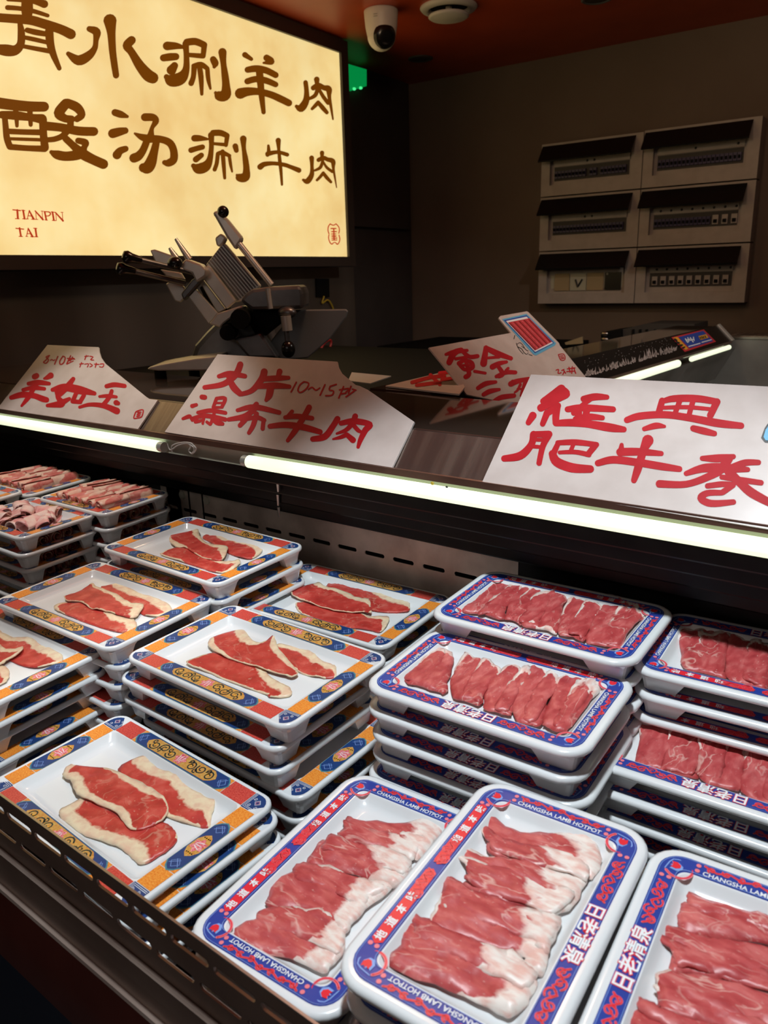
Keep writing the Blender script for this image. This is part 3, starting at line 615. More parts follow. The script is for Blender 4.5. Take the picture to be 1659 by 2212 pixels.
price_card([(330, 75), (1900, 155), (1900, 980), (55, 680)], c3, (CP, CN),
  'largest white card with red calligraphy, at the right end of the lip', [("""500,155,20 455,190,20 400,225,16;505,160,18 530,185,16 480,215,14 385,262,18;455,200,16 430,235,16 480,250,16 430,285,16;340,305,18 315,345,13;420,290,16 395,352,13;480,250,14 470,300,17 468,345,15
625,212,15 690,200,17 755,202,12;660,215,12 620,245,11 570,290,14;535,270,14 620,262,17 790,270,14;600,290,14 585,330,14;470,348,15 560,345,18 650,352,18 770,372,20 850,383,14;580,325,14 650,312,16 730,318,12;645,270,16 625,345,16
1065,222,15 1045,295,16;1060,228,11 1130,210,16 1260,210,17 1375,228,15;1372,228,17 1335,305,16;1165,220,13 1135,300,12;1240,215,13 1215,305,12;1055,262,9 1200,258,10 1345,270,9;868,330,15 940,308,17 1080,300,17 1220,318,17 1380,348,19 1508,362,15
965,380,11 1030,362,15 1078,366,8;1240,377,15 1300,392,17 1358,406,13
345,412,18 330,470,16 270,530,19 180,546,15;345,410,14 430,410,17;425,418,17 395,480,14 375,572,13;338,440,9 410,442,9;325,478,9 395,482,9
480,458,12 580,455,14 698,468,12;692,470,15 650,522,14;482,460,12 455,520,15;490,512,9 580,510,11 655,525,12;570,460,10 550,510,10;450,520,18 475,565,22 560,598,22 662,605,18
985,445,27 960,500,19 930,600,19 907,668,14;838,470,10 835,505,16;830,510,19 930,508,18 1060,518,12;705,572,15 790,553,18 920,567,18 1060,590,18 1162,605,14
1290,545,12 1380,545,19 1465,535,12;1200,630,12 1300,600,20 1420,600,22 1545,608,12;1605,568,13 1530,570,16 1460,600,20;1440,545,20 1400,600,22 1330,645,18 1200,690,16 1050,688,18;1400,650,12 1500,665,14 1620,682,13;1440,620,22 1500,680,20 1570,740,22 1690,805,18
1320,700,13 1400,690,14 1465,692,12;1462,695,14 1405,735,14;1400,738,13 1320,740,15 1282,768,17 1340,798,17 1465,790,13""", 5)], c3extra)
c4 = crp(900, 640, 4.1475)
P4 = (Vector((-0.7795, 0, Z(-0.2655)))+RN*0.004, RN)
def c4extra(root, p0, n):
    q = (p0+n*0.0005, n); q2 = (p0+n*0.001, n); q3 = (p0+n*0.0014, n); q4 = (p0+n*0.0018, n)
    mb = MB()
    poly(mb, [(765, 205), (985, 157), (1250, 420), (1240, 440), (1070, 530), (1045, 520)], c4, q, M['stickersky'])
    poly(mb, [(783, 214), (985, 170), (1232, 418), (1062, 508)], c4, q2, M['stickerblue']); poly(mb, [(800, 222), (985, 182), (1222, 418), (1062, 498)], c4, q3, M['printwhite'])
    poly(mb, [(818, 234), (1012, 196), (1212, 408), (1060, 486)], c4, q4, M['stickerred']); q5 = (p0+n*0.0022, n)
    for i in range(9):
        t = (i+0.5)/9; x0 = 818+t*194; y0 = 234-t*38; x1 = 1060+t*152; y1 = 486-t*78
        strokes(mb, "%f,%f,2.2 %f,%f,2.2" % (x0+6, y0+8, x1-4, y1-6), *c4.args, q5, M['pink'] if i % 2 else M['doodle'], 2)
    place(mb, 'dish_sticker', root)
    mb = MB()
    strokes(mb, "880,350,3 872,380,3;895,420,3 905,450,3 940,470,3 960,500,3;900,430,2.5 925,415,2.5 950,435,2.5 975,475,2.5 1000,490,2.5;905,455,2.5 930,490,2.5 955,515,2.5;960,500,2.5 985,520,2.5 1000,505,2.5;1005,520,2.5 1035,530,2.5;940,445,2 965,465,2", *c4.args, q, M['doodle'], 3); place(mb, 'drawing', root)
price_card([(110, 460), (845, 328), (735, 195), (750, 176), (985, 135), (1002, 142), (1275, 418), (1283, 440), (1505, 712), (1580, 800), (1300, 900), (1060, 1000), (895, 972), (450, 880)], c4, P4,
  'white card with red calligraphy and a blue meat-dish sticker, standing behind the others', [("""400,480,18 335,510,24 292,592,22;262,520,11 340,498,18 452,485,12;400,480,14 470,540,16 545,536,16;350,560,12 480,540,12
380,600,18 430,575,13 490,592,16 500,640,16 430,655,14 380,605,14;440,580,13 470,690,18 440,722,18;400,620,10 490,615,10;520,672,12 615,688,11
622,460,18 612,530,22 600,602,26;620,462,18 720,510,22 845,556,16;640,552,10 740,543,12;680,632,22 740,602,18 805,588,12;720,612,14 770,690,18 740,712,20;715,718,14 800,682,17 885,682,15;820,645,11 800,665,11
550,822,16 620,782,19 708,768,13;600,880,16 660,850,19 740,835,12;680,945,12 760,905,19 872,890,17
845,785,22 900,762,20 1005,738,14;845,790,14 860,760,12;930,790,11 905,840,10 880,860,8;965,780,11 940,870,10;905,830,8 975,830,8;985,760,12 935,890,10""", 5),
   ("""1270,522,4 1318,518,4 1330,565,4 1292,572,4 1270,522,4;1285,535,4 1312,532,4;1290,548,4 1318,545,4;1295,560,4 1322,556,4;1250,662,5 1272,655,5 1268,690,5 1295,685,5;1300,665,5 1320,655,5;1315,660,5 1335,690,5;1325,670,5 1310,700,5;1350,650,5 1420,642,5;1365,635,5 1375,680,5;1395,630,5 1390,690,5;1345,675,5 1415,670,5;1408,640,5 1425,690,5""", 3)], c4extra)
# two spare cards lying flat: one on the corner canopy, one further back
mb = MB(); q = [hit(x, y, (0, 0, Z(-0.2105)), Vector((0, 0, 1))) for x, y in ((833, 833), (985, 797), (1004, 836), (992, 851))]
root = empty('spare_card', q[0]); tag(root, 'white card with red lettering lying flat on the dark canopy', 'price card', 'spare cards lying flat')
mb.prism(q, Vector((0, 0, -0.003)), M['card'], M['cardedge']); place(mb, 'board', root)
mb = MB(); strokes(mb, "890,826,4 930,815,4 960,812,4;900,832,4 950,826,4;930,810,4 950,830,4;950,806,4 975,803,4;955,820,4 985,816,4", 0, 0, 1, (Vector((0, 0, Z(-0.2098))), Vector((0, 0, 1))), M['ink'], 3); place(mb, 'lettering', root)
mb = MB(); q = [hit(x, y, (0, 0, Z(-0.2165)), Vector((0, 0, 1))) for x, y in ((752, 824), (760, 806), (845, 814), (800, 830))]
root = empty('paper_sheet', q[0]); tag(root, 'grey paper sheet lying at the back edge of the canopy', 'paper'); mb.prism(q, Vector((0, 0, 0.002)), M['wire']); place(mb, 'sheet', root)

# ------------------------------------------------------------------ distribution boxes on the back wall
def wp(u, z, off): return wd*u+wn*off+WP-wd*(WP.dot(wd))+Vector((0, 0, Z(z)))
def brk_mesh():
    mb = MB(); mb.box((-0.0075, -0.012, -0.016), (0.0075, 0, 0.016), M['breaker']); mb.box((-0.004, -0.019, -0.007), (0.004, -0.012, 0.005), M['matteblack']); return mb.mesh('breaker')
BRK = brk_mesh()
def grey_brk_mesh():
    mb = MB(); mb.box((-0.012, -0.010, -0.018), (0.012, 0, 0.02), M['box']); mb.box((-0.007, -0.018, -0.012), (0.007, -0.010, 0.002), M['matteblack']); return mb.mesh('breaker_grey')
GBRK = grey_brk_mesh()
u0, u1, u2 = -1.705, -1.222, -0.744
zr = [-0.157, 0.091, 0.338, 0.573]
names = {(0, 2): 'grey breaker box with a gapped switch row, upper left of six', (0, 1): 'grey breaker box with an unbroken dark switch row, middle left of six',
         (0, 0): 'grey breaker box with a pale square module, lower left of six', (1, 2): 'grey breaker box with one long dark switch row, upper right of six',
         (1, 1): 'grey breaker box with part blue part grey switches, middle right of the six', (1, 0): 'grey breaker box with only grey switches, lower right of six'}
for (cx, cz), lab in names.items():
    ua, ub = (u0, u1) if cx == 0 else (u1, u2); za, zb = zr[cz], zr[cz+1]
    if cx == 1 and cz == 2: zb += 0.004
    W_, H_ = ub-ua, zb-za; D_ = 0.07
    root = empty('breaker_box', wp((ua+ub)/2, za, 0)); root.rotation_euler.z = WA; tag(root, lab, 'breaker box', 'breaker boxes on the back wall')
    T = lambda p: p          # local: x along the wall, -y out of the wall, z up
    mb = MB(); mb.box((-W_/2+0.002, -D_, 0.003), (W_/2-0.002, 0.0, 0.05), M['box']); mb.box((-W_/2+0.002, -D_, 0.05), (-W_/2+0.045, 0.0, H_-0.003), M['box']); mb.box((W_/2-0.05, -D_, 0.05), (W_/2-0.002, 0.0, H_-0.003), M['box'])
    mb.box((-W_/2+0.045, -D_+0.022, 0.05), (W_/2-0.05, 0.0, H_-0.003), M['box']); mb.box((-W_/2+0.045, -D_, H_-0.02), (W_/2-0.05, 0.0, H_-0.003), M['box'])
    o = mb.build('housing', root); 
    mb = MB(); z0 = H_-0.012
    pts = [(-W_/2+0.006, -D_-0.002, z0), (W_/2-0.04, -D_-0.002, z0), (W_/2-0.04, -D_-0.006, z0-0.006), (W_/2-0.04, -D_-0.045, z0-0.075), (-W_/2+0.05, -D_-0.045, z0-0.078), (-W_/2+0.006, -D_-0.006, z0-0.004)]
    mb.add([(-W_/2+0.006, -D_, z0), (W_/2-0.035, -D_, z0), (W_/2-0.035, -D_-0.052, z0-0.068), (-W_/2+0.006, -D_-0.052, z0-0.068), (-W_/2+0.006, -D_, z0-0.006), (W_/2-0.035, -D_, z0-0.006), (W_/2-0.035, -D_-0.050, z0-0.074), (-W_/2+0.006, -D_-0.050, z0-0.074)],
           [(0, 1, 2, 3), (7, 6, 5, 4), (0, 4, 5, 1), (1, 5, 6, 2), (2, 6, 7, 3), (3, 7, 4, 0)], M['smoke'])
    mb.build('smoked_cover', root)
    yb = -D_+0.022; zc = H_*0.40
    mb = MB(); mb.box((-W_/2+0.06, yb-0.002, zc-0.026), (W_/2-0.065, yb+0.002, zc+0.034), M['boxdark'] if cz or cx else M['cream']); mb.box((-W_/2+0.058, yb-0.006, zc+0.036), (W_/2-0.063, yb+0.002, zc+0.062), M['box'])
    mb.build('switch_bay', root)
    if (cx, cz) == (0, 0):
        for nm, a, b, m in (('blank_module', -0.16, -0.085, 'cardboard'), ('pale_module', -0.08, 0.0, 'cream'), ('blank_module', 0.005, 0.085, 'cardboard'), ('black_module', 0.092, 0.17, 'smoke')):
            mb = MB(); mb.box((a, yb-0.008, zc-0.036), (b, yb, zc+0.044), M[m])
            if nm == 'pale_module': 
                for s in (-0.012, 0.022): mb.tube([(-0.04, yb-0.010, zc-0.02), (-0.04+s, yb-0.011, zc+0.015)], 0.004, M['doodle'], 6)
            if nm == 'black_module': mb.sphere((a+0.012, yb-0.009, zc+0.036), 0.006, M['cream'])
            mb.build(nm, root)
    else:
        gap = {(0, 2): (9, 12), (0, 1): (), (1, 2): (), (1, 1): (), (1, 0): ()}[(cx, cz)]
        x = -W_/2+0.072; i = 0; lim = W_/2-0.075
        grey_from = {(1, 1): 0.07, (1, 0): -9}.get((cx, cz), 9)
        while x < lim:
            if i not in gap:
                g = x > grey_from
                o = link('breaker_switch', GBRK if g else BRK, root); o.location = (x+(0.012 if g else 0), yb, zc)
            x += 0.038 if x > grey_from else 0.0172; i += 1
        for k in range(8 if cx == 1 and cz < 2 else 2):
            mb = MB(); xx = -W_/2+0.09+k*0.045 if cx == 1 and cz < 2 else -0.02+k*0.17*(1 if cx else 0.2)
            mb.sphere((xx, yb-0.006, zc+0.05), 0.0055, M['doodle'], (1, 0.4, 1), 8, 6); mb.build('indicator', root)

# ------------------------------------------------------------------ ceiling fittings and small things on the walls
root = empty('security_camera', (-2.02, 2.66, CEIL)); tag(root, 'white turret security camera with black lens hanging from the red ceiling', 'security camera')
mb = MB(); mb.lathe((0, 0, 0), [(0.0, 0.0), (0.062, 0.0), (0.064, -0.004), (0.063, -0.02), (0.060, -0.055), (0.054, -0.085)], M['cctv'], 32)
mb.build('housing', root)
face = (EYE-Vector((-2.02, 2.66, CEIL-0.085))); face.z = 0; face = (face.normalized()+Vector((0.35, 0.1, -0.35))).normalized()
mb = MB(); c = Vector((0, 0, -0.083)); mb.sphere(c, 0.054, M['cctv'], (1, 1, 1), 24, 16); mb.build('ball_housing', root)
mb = MB(); q = face.to_track_quat('Z', 'Y').to_matrix()
prof = [(0.0, 0.050), (0.020, 0.0505), (0.034, 0.046), (0.040, 0.040), (0.043, 0.034)]
V = []; F = []; n = 28
for r, z in prof:
    for i in range(n): V.append(c+q@Vector((r*cos(2*pi*i/n), r*sin(2*pi*i/n), z+0.006)))
for j in range(len(prof)-1):
    for i in range(n): F.append((j*n+i, j*n+(i+1) % n, (j+1)*n+(i+1) % n, (j+1)*n+i))
mb.add(V, F, M['black'], True); ln = mb.build('lens_window', root)
mb = MB(); 
for dz in (-0.028, -0.035):
    f2 = Vector((face.x, face.y, 0)).normalized(); a0 = math.atan2(f2.y, f2.x)-0.75
    pts = [(0.0632*cos(a0+k*0.06), 0.0632*sin(a0+k*0.06), dz) for k in range(5)]; mb.tube(pts, 0.0014, M['wire'], 5)
mb.build('marking', root)
root = empty('air_vent', (-1.81, 2.80, CEIL)); tag(root, 'round white air vent set in the red ceiling beside the security camera', 'air vent')
mb = MB(); mb.lathe((0, 0, 0), [(0.105, 0.0), (0.107, -0.004), (0.100, -0.012), (0.080, -0.016), (0.074, -0.010), (0.072, 0.0)], M['vent'], 36); mb.build('ring', root)
mb = MB(); mb.lathe((0, 0, 0), [(0.0, -0.040), (0.068, -0.039), (0.076, -0.034), (0.074, -0.028), (0.0, -0.02)], M['vent'], 36); mb.build('disc', root)
mb = MB(); mb.lathe((0, 0, 0), [(0.073, -0.001), (0.04, -0.0012), (0.0, -0.0015)], M['matteblack'], 24); mb.tube([(0, 0, 0), (0, 0, -0.03)], 0.012, M['vent'], 10); mb.build('throat', root)
for (x, y), lab, mm in (((-1.36, 3.10), 'round glass ceiling downlight cut by the top edge of the photo', 'guard'), ((-2.30, 3.32), 'small dark unlit downlight in the ceiling corner', 'boxdark')):
    root = empty('downlight', (x, y, CEIL)); tag(root, lab, 'downlight')
    mb = MB(); mb.lathe((0, 0, 0), [(0.056, 0), (0.057, -0.004), (0.05, -0.007), (0.044, -0.003)], M[mm], 28); mb.build('trim_ring', root)
    mb = MB(); mb.lathe((0, 0, 0), [(0.045, -0.003), (0.03, -0.002), (0, -0.001)], M['black'], 28); mb.build('glass', root)
root = empty('exit_sign', hit(776, 168, LP+sn*0.04, sn)); tag(root, 'small green glowing emergency light beside the lit sign frame', 'exit sign')
q = [hit(x, y, LP+sn*0.05, sn) for x, y in ((752, 138), (792, 150), (792, 186), (756, 197))]
mb = MB(); mb.prism(q, -sn*0.045, M['exit']); place(mb, 'panel', root)
mb = MB()
for x, y in ((765, 192), (779, 190)): mb.sphere(hit(x, y, LP+sn*0.052, sn), 0.009, M['exitled'], (1, 1, 0.7))
place(mb, 'led', root)
PL = (LP+sn*0.077, sn)
root = empty('wall_socket', hit(698, 620, *PL)); tag(root, 'black square wall socket on the splashback right of the slicer', 'wall socket')
mb = MB(); mb.prism([hit(x, y, LP+sn*0.085, sn) for x, y in ((684, 602), (711, 602), (712, 642), (685, 642))], -sn*0.01, M['matteblack']); place(mb, 'plate', root)
mb = MB(); mb.tube([hit(p.x, p.y, LP+sn*0.088, sn) for p in crs([(a, b, 0) for a, b in ((700, 640), (696, 655), (708, 648), (718, 662), (722, 680))])], 0.004, M['yellow'], 8)
tag(mb.build('yellow_cord'), 'short yellow cord looped below the black wall socket', 'cord')
mb = MB(); mb.tube([hit(p.x, p.y, SP*1.0+sn*0.25, sn) for p in crs([(a, b, 0) for a, b in ((660, 790), (690, 775), (712, 752), (714, 735), (700, 742), (692, 765), (712, 772))])], 0.005, M['cable'], 8)
tag(mb.build('red_cable'), 'looped red cable hanging behind the meat slicer', 'cable')
# back counter that carries the slicer, appliance and a scrap of cardboard behind the corner case
root = empty('back_counter', (-1.75, 1.75, 0)); tag(root, 'dark steel counter behind the display case under the slicer', 'counter')
mb = MB(); mb.box((-2.2, 1.26, Z(-0.30)), (-1.15, 2.4, Z(-0.26)), M['matteblack']); place(mb, 'worktop', root)
mb = MB(); mb.box((-2.15, 1.30, 0), (-1.18, 2.35, Z(-0.30)), M['base']); place(mb, 'cabinet', root)
root = empty('appliance', hit(1360, 790, wp(0, 0, 0.35), wn)); tag(root, 'dark grey vented appliance behind the corner display case', 'appliance')
def wb(pts, off, th): return [hit(x, y, wp(0, 0, off), wn) for x, y in pts], -wn*th
mb = MB(); a, e = wb([(1298, 718), (1342, 712), (1345, 790), (1300, 792)], 0.36, 0.25); mb.prism(a, e, M['matteblack']); a, e = wb([(1342, 712), (1395, 699), (1500, 700), (1500, 790), (1345, 790)], 0.34, 0.22); mb.prism(a, e, M['boxdark']); place(mb, 'body', root)
mb = MB()
for x in (1365, 1380, 1394, 1412, 1432, 1450):
    a, e = wb([(x, 712), (x+5, 711), (x+5, 735), (x, 736)], 0.345, 0.01); mb.prism(a, e, M['matteblack'])
place(mb, 'vent_slots', root)
mb = MB()
for y in (721, 733): mb.sphere(hit(1306, y, wp(0, 0, 0.37), wn), 0.014, M['steel'], (1.3, 0.6, 0.7))
place(mb, 'shiny_knobs', root)
mb = MB(); a, e = wb([(1220, 740), (1258, 727), (1259, 742), (1222, 745)], 0.3, 0.006); mb.prism(a, e, M['cardboard']); tag(mb.build('cardboard_scrap'), 'scrap of tan cardboard behind the standing card', 'cardboard')
root = empty('rear_bench', hit(1180, 820, wp(0, 0, 0.25), wn)); root.location.z = 0; tag(root, 'dark work bench along the back wall behind the cards', 'bench')
mb = MB(); P0 = [wp(u, z, 0.62) for u, z in ((-2.3, -0.36), (-1.45, -0.36), (-1.45, -0.33), (-2.3, -0.33))]; mb.prism(P0, -wn*0.6, M['matteblack']); place(mb, 'top', root)
mb = MB(); P0 = [wp(u, z, 0.60) for u, z in ((-2.28, -1.45), (-1.47, -1.45), (-1.47, -0.36), (-2.28, -0.36))]; mb.prism(P0, -wn*0.56, M['base']); place(mb, 'cabinet', root)

# ------------------------------------------------------------------ meat slicer
FH = Vector((FW.x, FW.y, 0)).normalized(); SD = 1.95
ks = crop(240, 430, 3.130)
sl = empty('meat_slicer', EYE+FH*SD+Vector((-0.12, 0, 0))); sl.location = hit(540, 790, EYE+FH*SD, FH); sl.location.z = Z(-0.26)
tag(sl, 'large aluminium meat slicer with ribbed carriage plates in front of the lit sign', 'meat slicer')
def slab(name, pts, off, th, m, bev=0.003, side=None, parent=None):
    mb = MB(); mb.prism([hit(*ks(x, y), EYE+FH*(SD+off), FH) for x, y in pts], FH*th, M[m], M[side] if side else None)
    bm = bmesh.new(); me = mb.mesh(name); bm.from_mesh(me); bmesh.ops.remove_doubles(bm, verts=bm.verts, dist=1e-5); bmesh.ops.recalc_face_normals(bm, faces=bm.faces); bm.to_mesh(me); bm.free()
    o = bpy.data.objects.new(name, me); COL.objects.link(o); me.transform(Matrix.Translation(-sl.location)); o.parent = sl
    if bev: bevel(o, bev, 2)
    return o
def sh(x, y, off): return hit(*ks(x, y), EYE+FH*(SD+off), FH)
slab('gauge_plate', [(640, 445), (748, 305), (770, 300), (1012, 588), (905, 690), (840, 700)], 0.02, 0.02, 'alu')
mb = MB()
for i in range(9):
    t = (i+0.7)/9.2; x0 = 650+t*112; y0 = 436-t*134; x1 = 850+t*150; y1 = 690-t*110
    mb.tube([sh(x0, y0, 0.018), sh(x1, y1, 0.018)], 0.0022, M['aludark'], 6)
place(mb, 'gauge_ribs', sl)
slab('carriage_plate', [(622, 540), (648, 448), (672, 462), (842, 690), (780, 745)], -0.02, 0.02, 'alu')
slab('carriage_plate', [(598, 560), (622, 545), (772, 745), (720, 772)], 0.0, 0.015, 'alu', 0.002)
slab('carriage_plate', [(522, 660), (572, 608), (722, 772), (660, 845)], -0.02, 0.015, 'alu', 0.002)
slab('dark_gap', [(600, 600), (650, 560), (800, 745), (700, 830)], 0.03, 0.03, 'matteblack', 0)
slab('fence_plate', [(262, 345), (292, 340), (408, 380), (490, 470), (300, 432)], 0.04, 0.012, 'alu')
slab('fence_plate', [(330, 475), (470, 498), (500, 545), (372, 522)], 0.02, 0.012, 'alu')
slab('fence_plate', [(368, 575), (400, 555), (485, 585), (520, 640), (470, 700), (430, 690)], 0.0, 0.012, 'alu')
slab('pusher_block', [(450, 465), (502, 405), (600, 440), (645, 480), (640, 520), (575, 565), (545, 500)], -0.05, 0.05, 'alu', 0.004)
slab('pusher_bracket', [(470, 640), (545, 545), (620, 500), (640, 520), (560, 610), (490, 690)], -0.03, 0.03, 'aludark', 0.004)
for a, b in (((437, 268), (530, 410)), ((396, 330), (440, 400))):
    mb = MB(); mb.tube([sh(*a, 0.05), sh(*b, 0.05)], [0.004, 0.009], M['alu'], 8); place(mb, 'spike', sl)
for k0, k1, r0 in (((75, 385), (205, 415), (560, 500)), ((35, 465), (160, 490), (500, 570))):
    mb = MB(); a = sh(*k0, -0.12); b = sh(*k1, -0.10); mb.tube([a+(b-a)*t for t in (0, 0.06, 0.25, 0.5, 0.85, 1)], [0.004, 0.012, 0.0145, 0.011, 0.009, 0.008], M['black'], 14); place(mb, 'handle_grip', sl)
    mb = MB(); mb.tube([sh(*k1, -0.10), sh(*r0, -0.03)], 0.0065, M['aludark'], 8); place(mb, 'handle_rod', sl)
mb = MB(); mb.sphere(sh(432, 432, -0.06), 0.0165, M['black'], (1.1, 1, 0.85)); place(mb, 'clamp_knob', sl)
slab('blade_cover', [(868, 690), (905, 640), (955, 608), (1050, 595), (1262, 584), (1285, 592), (1300, 640), (1302, 742), (950, 752)], -0.06, 0.16, 'aludark', 0.012)
mb = MB(); mb.tube([sh(1058, 604, -0.062), sh(1078, 742, -0.062)], 0.006, M['alu'], 8); place(mb, 'cover_seam', sl)
slab('slide_arm', [(680, 92), (718, 72), (740, 90), (790, 140), (888, 262), (880, 285), (838, 345), (775, 252), (700, 120)], 0.0, 0.03, 'alu', 0.006)
slab('slide_collar', [(700, 262), (740, 230), (778, 262), (760, 300), (735, 325), (712, 315)], 0.03, 0.03, 'alu', 0.006)
mb = MB(); mb.sphere(sh(757, 86, -0.015), 0.0135, M['black']); place(mb, 'ball_knob', sl)
mb = MB(); mb.tube([sh(830, 258, 0.01), sh(1085, 580, 0.0)], 0.0075, M['alu'], 10); place(mb, 'guide_rod', sl)
slab('machine_body', [(528, 1090), (560, 990), (640, 900), (760, 780), (880, 715), (960, 740), (1010, 860), (1050, 960), (1125, 1080), (1000, 1150), (600, 1150)], 0.02, 0.22, 'aludark', 0.015)
slab('pivot_bracket', [(820, 945), (950, 925), (1010, 905), (1050, 960), (1125, 1075), (930, 1075)], -0.05, 0.06, 'aludark', 0.006)
slab('carriage_foot', [(660, 845), (720, 772), (880, 720), (900, 735), (760, 845), (740, 870)], -0.04, 0.05, 'alu', 0.004)
mb = MB(); mb.tube([sh(870, 812, -0.10), sh(890, 800, 0.02)], [0.022, 0.026], M['matteblack'], 20); place(mb, 'thickness_dial', sl)
mb = MB(); mb.tube([sh(785, 905, -0.07), sh(800, 895, 0.02)], [0.018, 0.021], M['matteblack'], 16); place(mb, 'lock_knob', sl)
slab('receiving_plate', [(1240, 750), (1590, 745), (1604, 760), (1590, 800), (1480, 945), (1330, 1075), (1150, 1090), (1060, 985)], 0.05, 0.012, 'guard', 0.003)
slab('lever_mount', [(950, 745), (1190, 740), (1240, 760), (1230, 800), (1160, 830), (1000, 960), (940, 860)], -0.02, 0.05, 'matteblack', 0.006)
mb = MB(); mb.sphere(sh(1190, 768, -0.06), 0.018, M['aludark'], (1.4, 1, 0.8)); mb.tube([sh(1180, 790, -0.08), sh(1192, 890, -0.08)], 0.0125, M['alu'], 12); place(mb, 'lever_sleeve', sl)
mb = MB(); mb.tube([sh(1185, 890, -0.08), sh(1195, 985, -0.08)], 0.006, M['aludark'], 8); mb.sphere(sh(1198, 1015, -0.08), 0.0175, M['black'], (0.95, 0.95, 1.15)); place(mb, 'lever_knob', sl)
slab('base_tray', [(240, 1150), (262, 1135), (335, 1118), (560, 1080), (720, 1062), (740, 1160), (320, 1162)], -0.10, 0.14, 'alu', 0.008)
for x, d in ((330, -0.06), (700, -0.06), (560, 0.10), (1000, 0.16)):
    p = sh(x, 1150, d); mb = MB(); mb.tube([p, Vector((p.x, p.y, Z(-0.259)))], 0.014, M['matteblack'], 10); place(mb, 'rubber_foot', sl)
# ------------------------------------------------------------------ serving trays
HT = 0.030; WELL = -0.0115; PITCHZ = 0.030
SPEC = {'O': dict(W=0.30, D=0.1851, lip=0.0055, band=0.0235, R=0.015), 'B': dict(W=0.254, D=0.1545, lip=0.0095, band=0.0172, R=0.021), 'P': dict(W=0.215, D=0.145, lip=0.006, band=0.0185, R=0.014)}
def rrect(W, D, off, R, z, n=6, rmin=0.006):
    hx, hy = W/2+off, D/2+off; r = max(R+off, rmin); out = []
    for cx, cy, a0 in ((hx-r, -hy+r, -pi/2), (hx-r, hy-r, 0), (-hx+r, hy-r, pi/2), (-hx+r, -hy+r, pi)):
        for k in range(n+1):
            a = a0+pi/2*k/n; out.append((cx+r*cos(a), cy+r*sin(a), z))
    return out
def loops(mb, L, m, smooth=True, fill=False, flip=False):
    n = len(L[0]); V = [p for l in L for p in l]; F = []
    for j in range(len(L)-1):
        for i in range(n): F.append((j*n+i, j*n+(i+1) % n, (j+1)*n+(i+1) % n, (j+1)*n+i))
    mb.add(V, F, m, smooth)
    if fill: mb.add(L[-1], [list(range(n))], m)
def tray_meshes(kind):
    S = SPEC[kind]; W, D, lip, b, R = S['W'], S['D'], S['lip'], S['band'], S['R']; m = M['melamine']
    rr = lambda off, z, rmin=0.009: [(x, y, zz+HT) for x, y, zz in rrect(W, D, off, R, z, 6, rmin)]
    rim = MB()
    loops(rim, [rr(lip-0.003, -0.0075), rr(lip-0.0005, -0.0062), rr(lip, -0.004), rr(lip*0.92, -0.0012), rr(lip*0.62, 0.0006), rr(lip*0.25, 0.0005), rr(0, 0), rr(-b, -0.0008), rr(-b-0.001, -0.0011)], m)
    loops(rim, [rr(-b*0.9, -0.0075), rr(lip-0.003, -0.0075)], m)
    decorate(rim, kind)
    dish = MB()
    loops(dish, [rr(-b-0.001, -0.0011), rr(-b-0.003, -0.0032), rr(-b-0.0065, -0.0078), rr(-b-0.0105, -0.0106), rr(-b-0.016, WELL)], m, True, True)
    loops(dish, [rr(-b-0.012, -0.0150), rr(-b-0.005, -0.0125), rr(-b*0.9, -0.0075)], m); dish.add(rr(-b-0.012, -0.0150), [list(range(28))[::-1]], m)
    foot = MB()       # an L-shaped corner foot standing on the rim below
    def ell(o, t, ln, z):
        return [(o, o+0.006, z), (o+0.0018, o+0.0018, z), (o+0.006, o, z), (o+ln, o, z), (o+ln, o+t, z), (o+t+0.003, o+t, z), (o+t, o+t+0.003, z), (o+t, o+ln, z), (o, o+ln, z)]
    t = b-0.006; k = {'B': 1.1, 'O': 0.85, 'P': 0.62}[kind]
    loops(foot, [ell(0.001, t, 0.052*k, 0.0215), ell(0.003, t-0.002, 0.045*k, 0.0165), ell(0.005, t-0.004, 0.037*k, 0.006), ell(0.0055, t-0.0045, 0.034*k, 0.0012), ell(0.006, t-0.0055, 0.033*k, 0.0)], m, False, True)
    return rim.mesh(kind+'_rim'), dish.mesh(kind+'_dish'), foot.mesh(kind+'_foot')
def sides(W, D):
    return [(W, lambda s, t: (-W/2+s, -D/2+t)), (D, lambda s, t: (W/2-t, -D/2+s)), (W, lambda s, t: (W/2-s, D/2-t)), (D, lambda s, t: (-W/2+t, D/2-s))]
def text_polys(body, size, bold=0.0):
    c = bpy.data.curves.new('txt', 'FONT'); c.body = body; c.size = size; c.align_x = 'CENTER'; c.offset = bold; c.resolution_u = 3
    o = bpy.data.objects.new('txt', c); COL.objects.link(o); bpy.context.view_layer.update()
    me = bpy.data.meshes.new_from_object(o.evaluated_get(bpy.context.evaluated_depsgraph_get()))
    V = [tuple(v.co) for v in me.vertices]; F = [tuple(p.vertices) for p in me.polygons]
    bpy.data.objects.remove(o); bpy.data.curves.remove(c); bpy.data.meshes.remove(me)
    return V, F
TXT = {}
def spiral(cx, cy, r, turns, dirn, a0, w):
    return [(cx+r*(1-0.75*k/14)*cos(a0+dirn*2*pi*turns*k/14), cy+r*(1-0.75*k/14)*sin(a0+dirn*2*pi*turns*k/14), w*(1-0.3*k/14)) for k in range(15)]
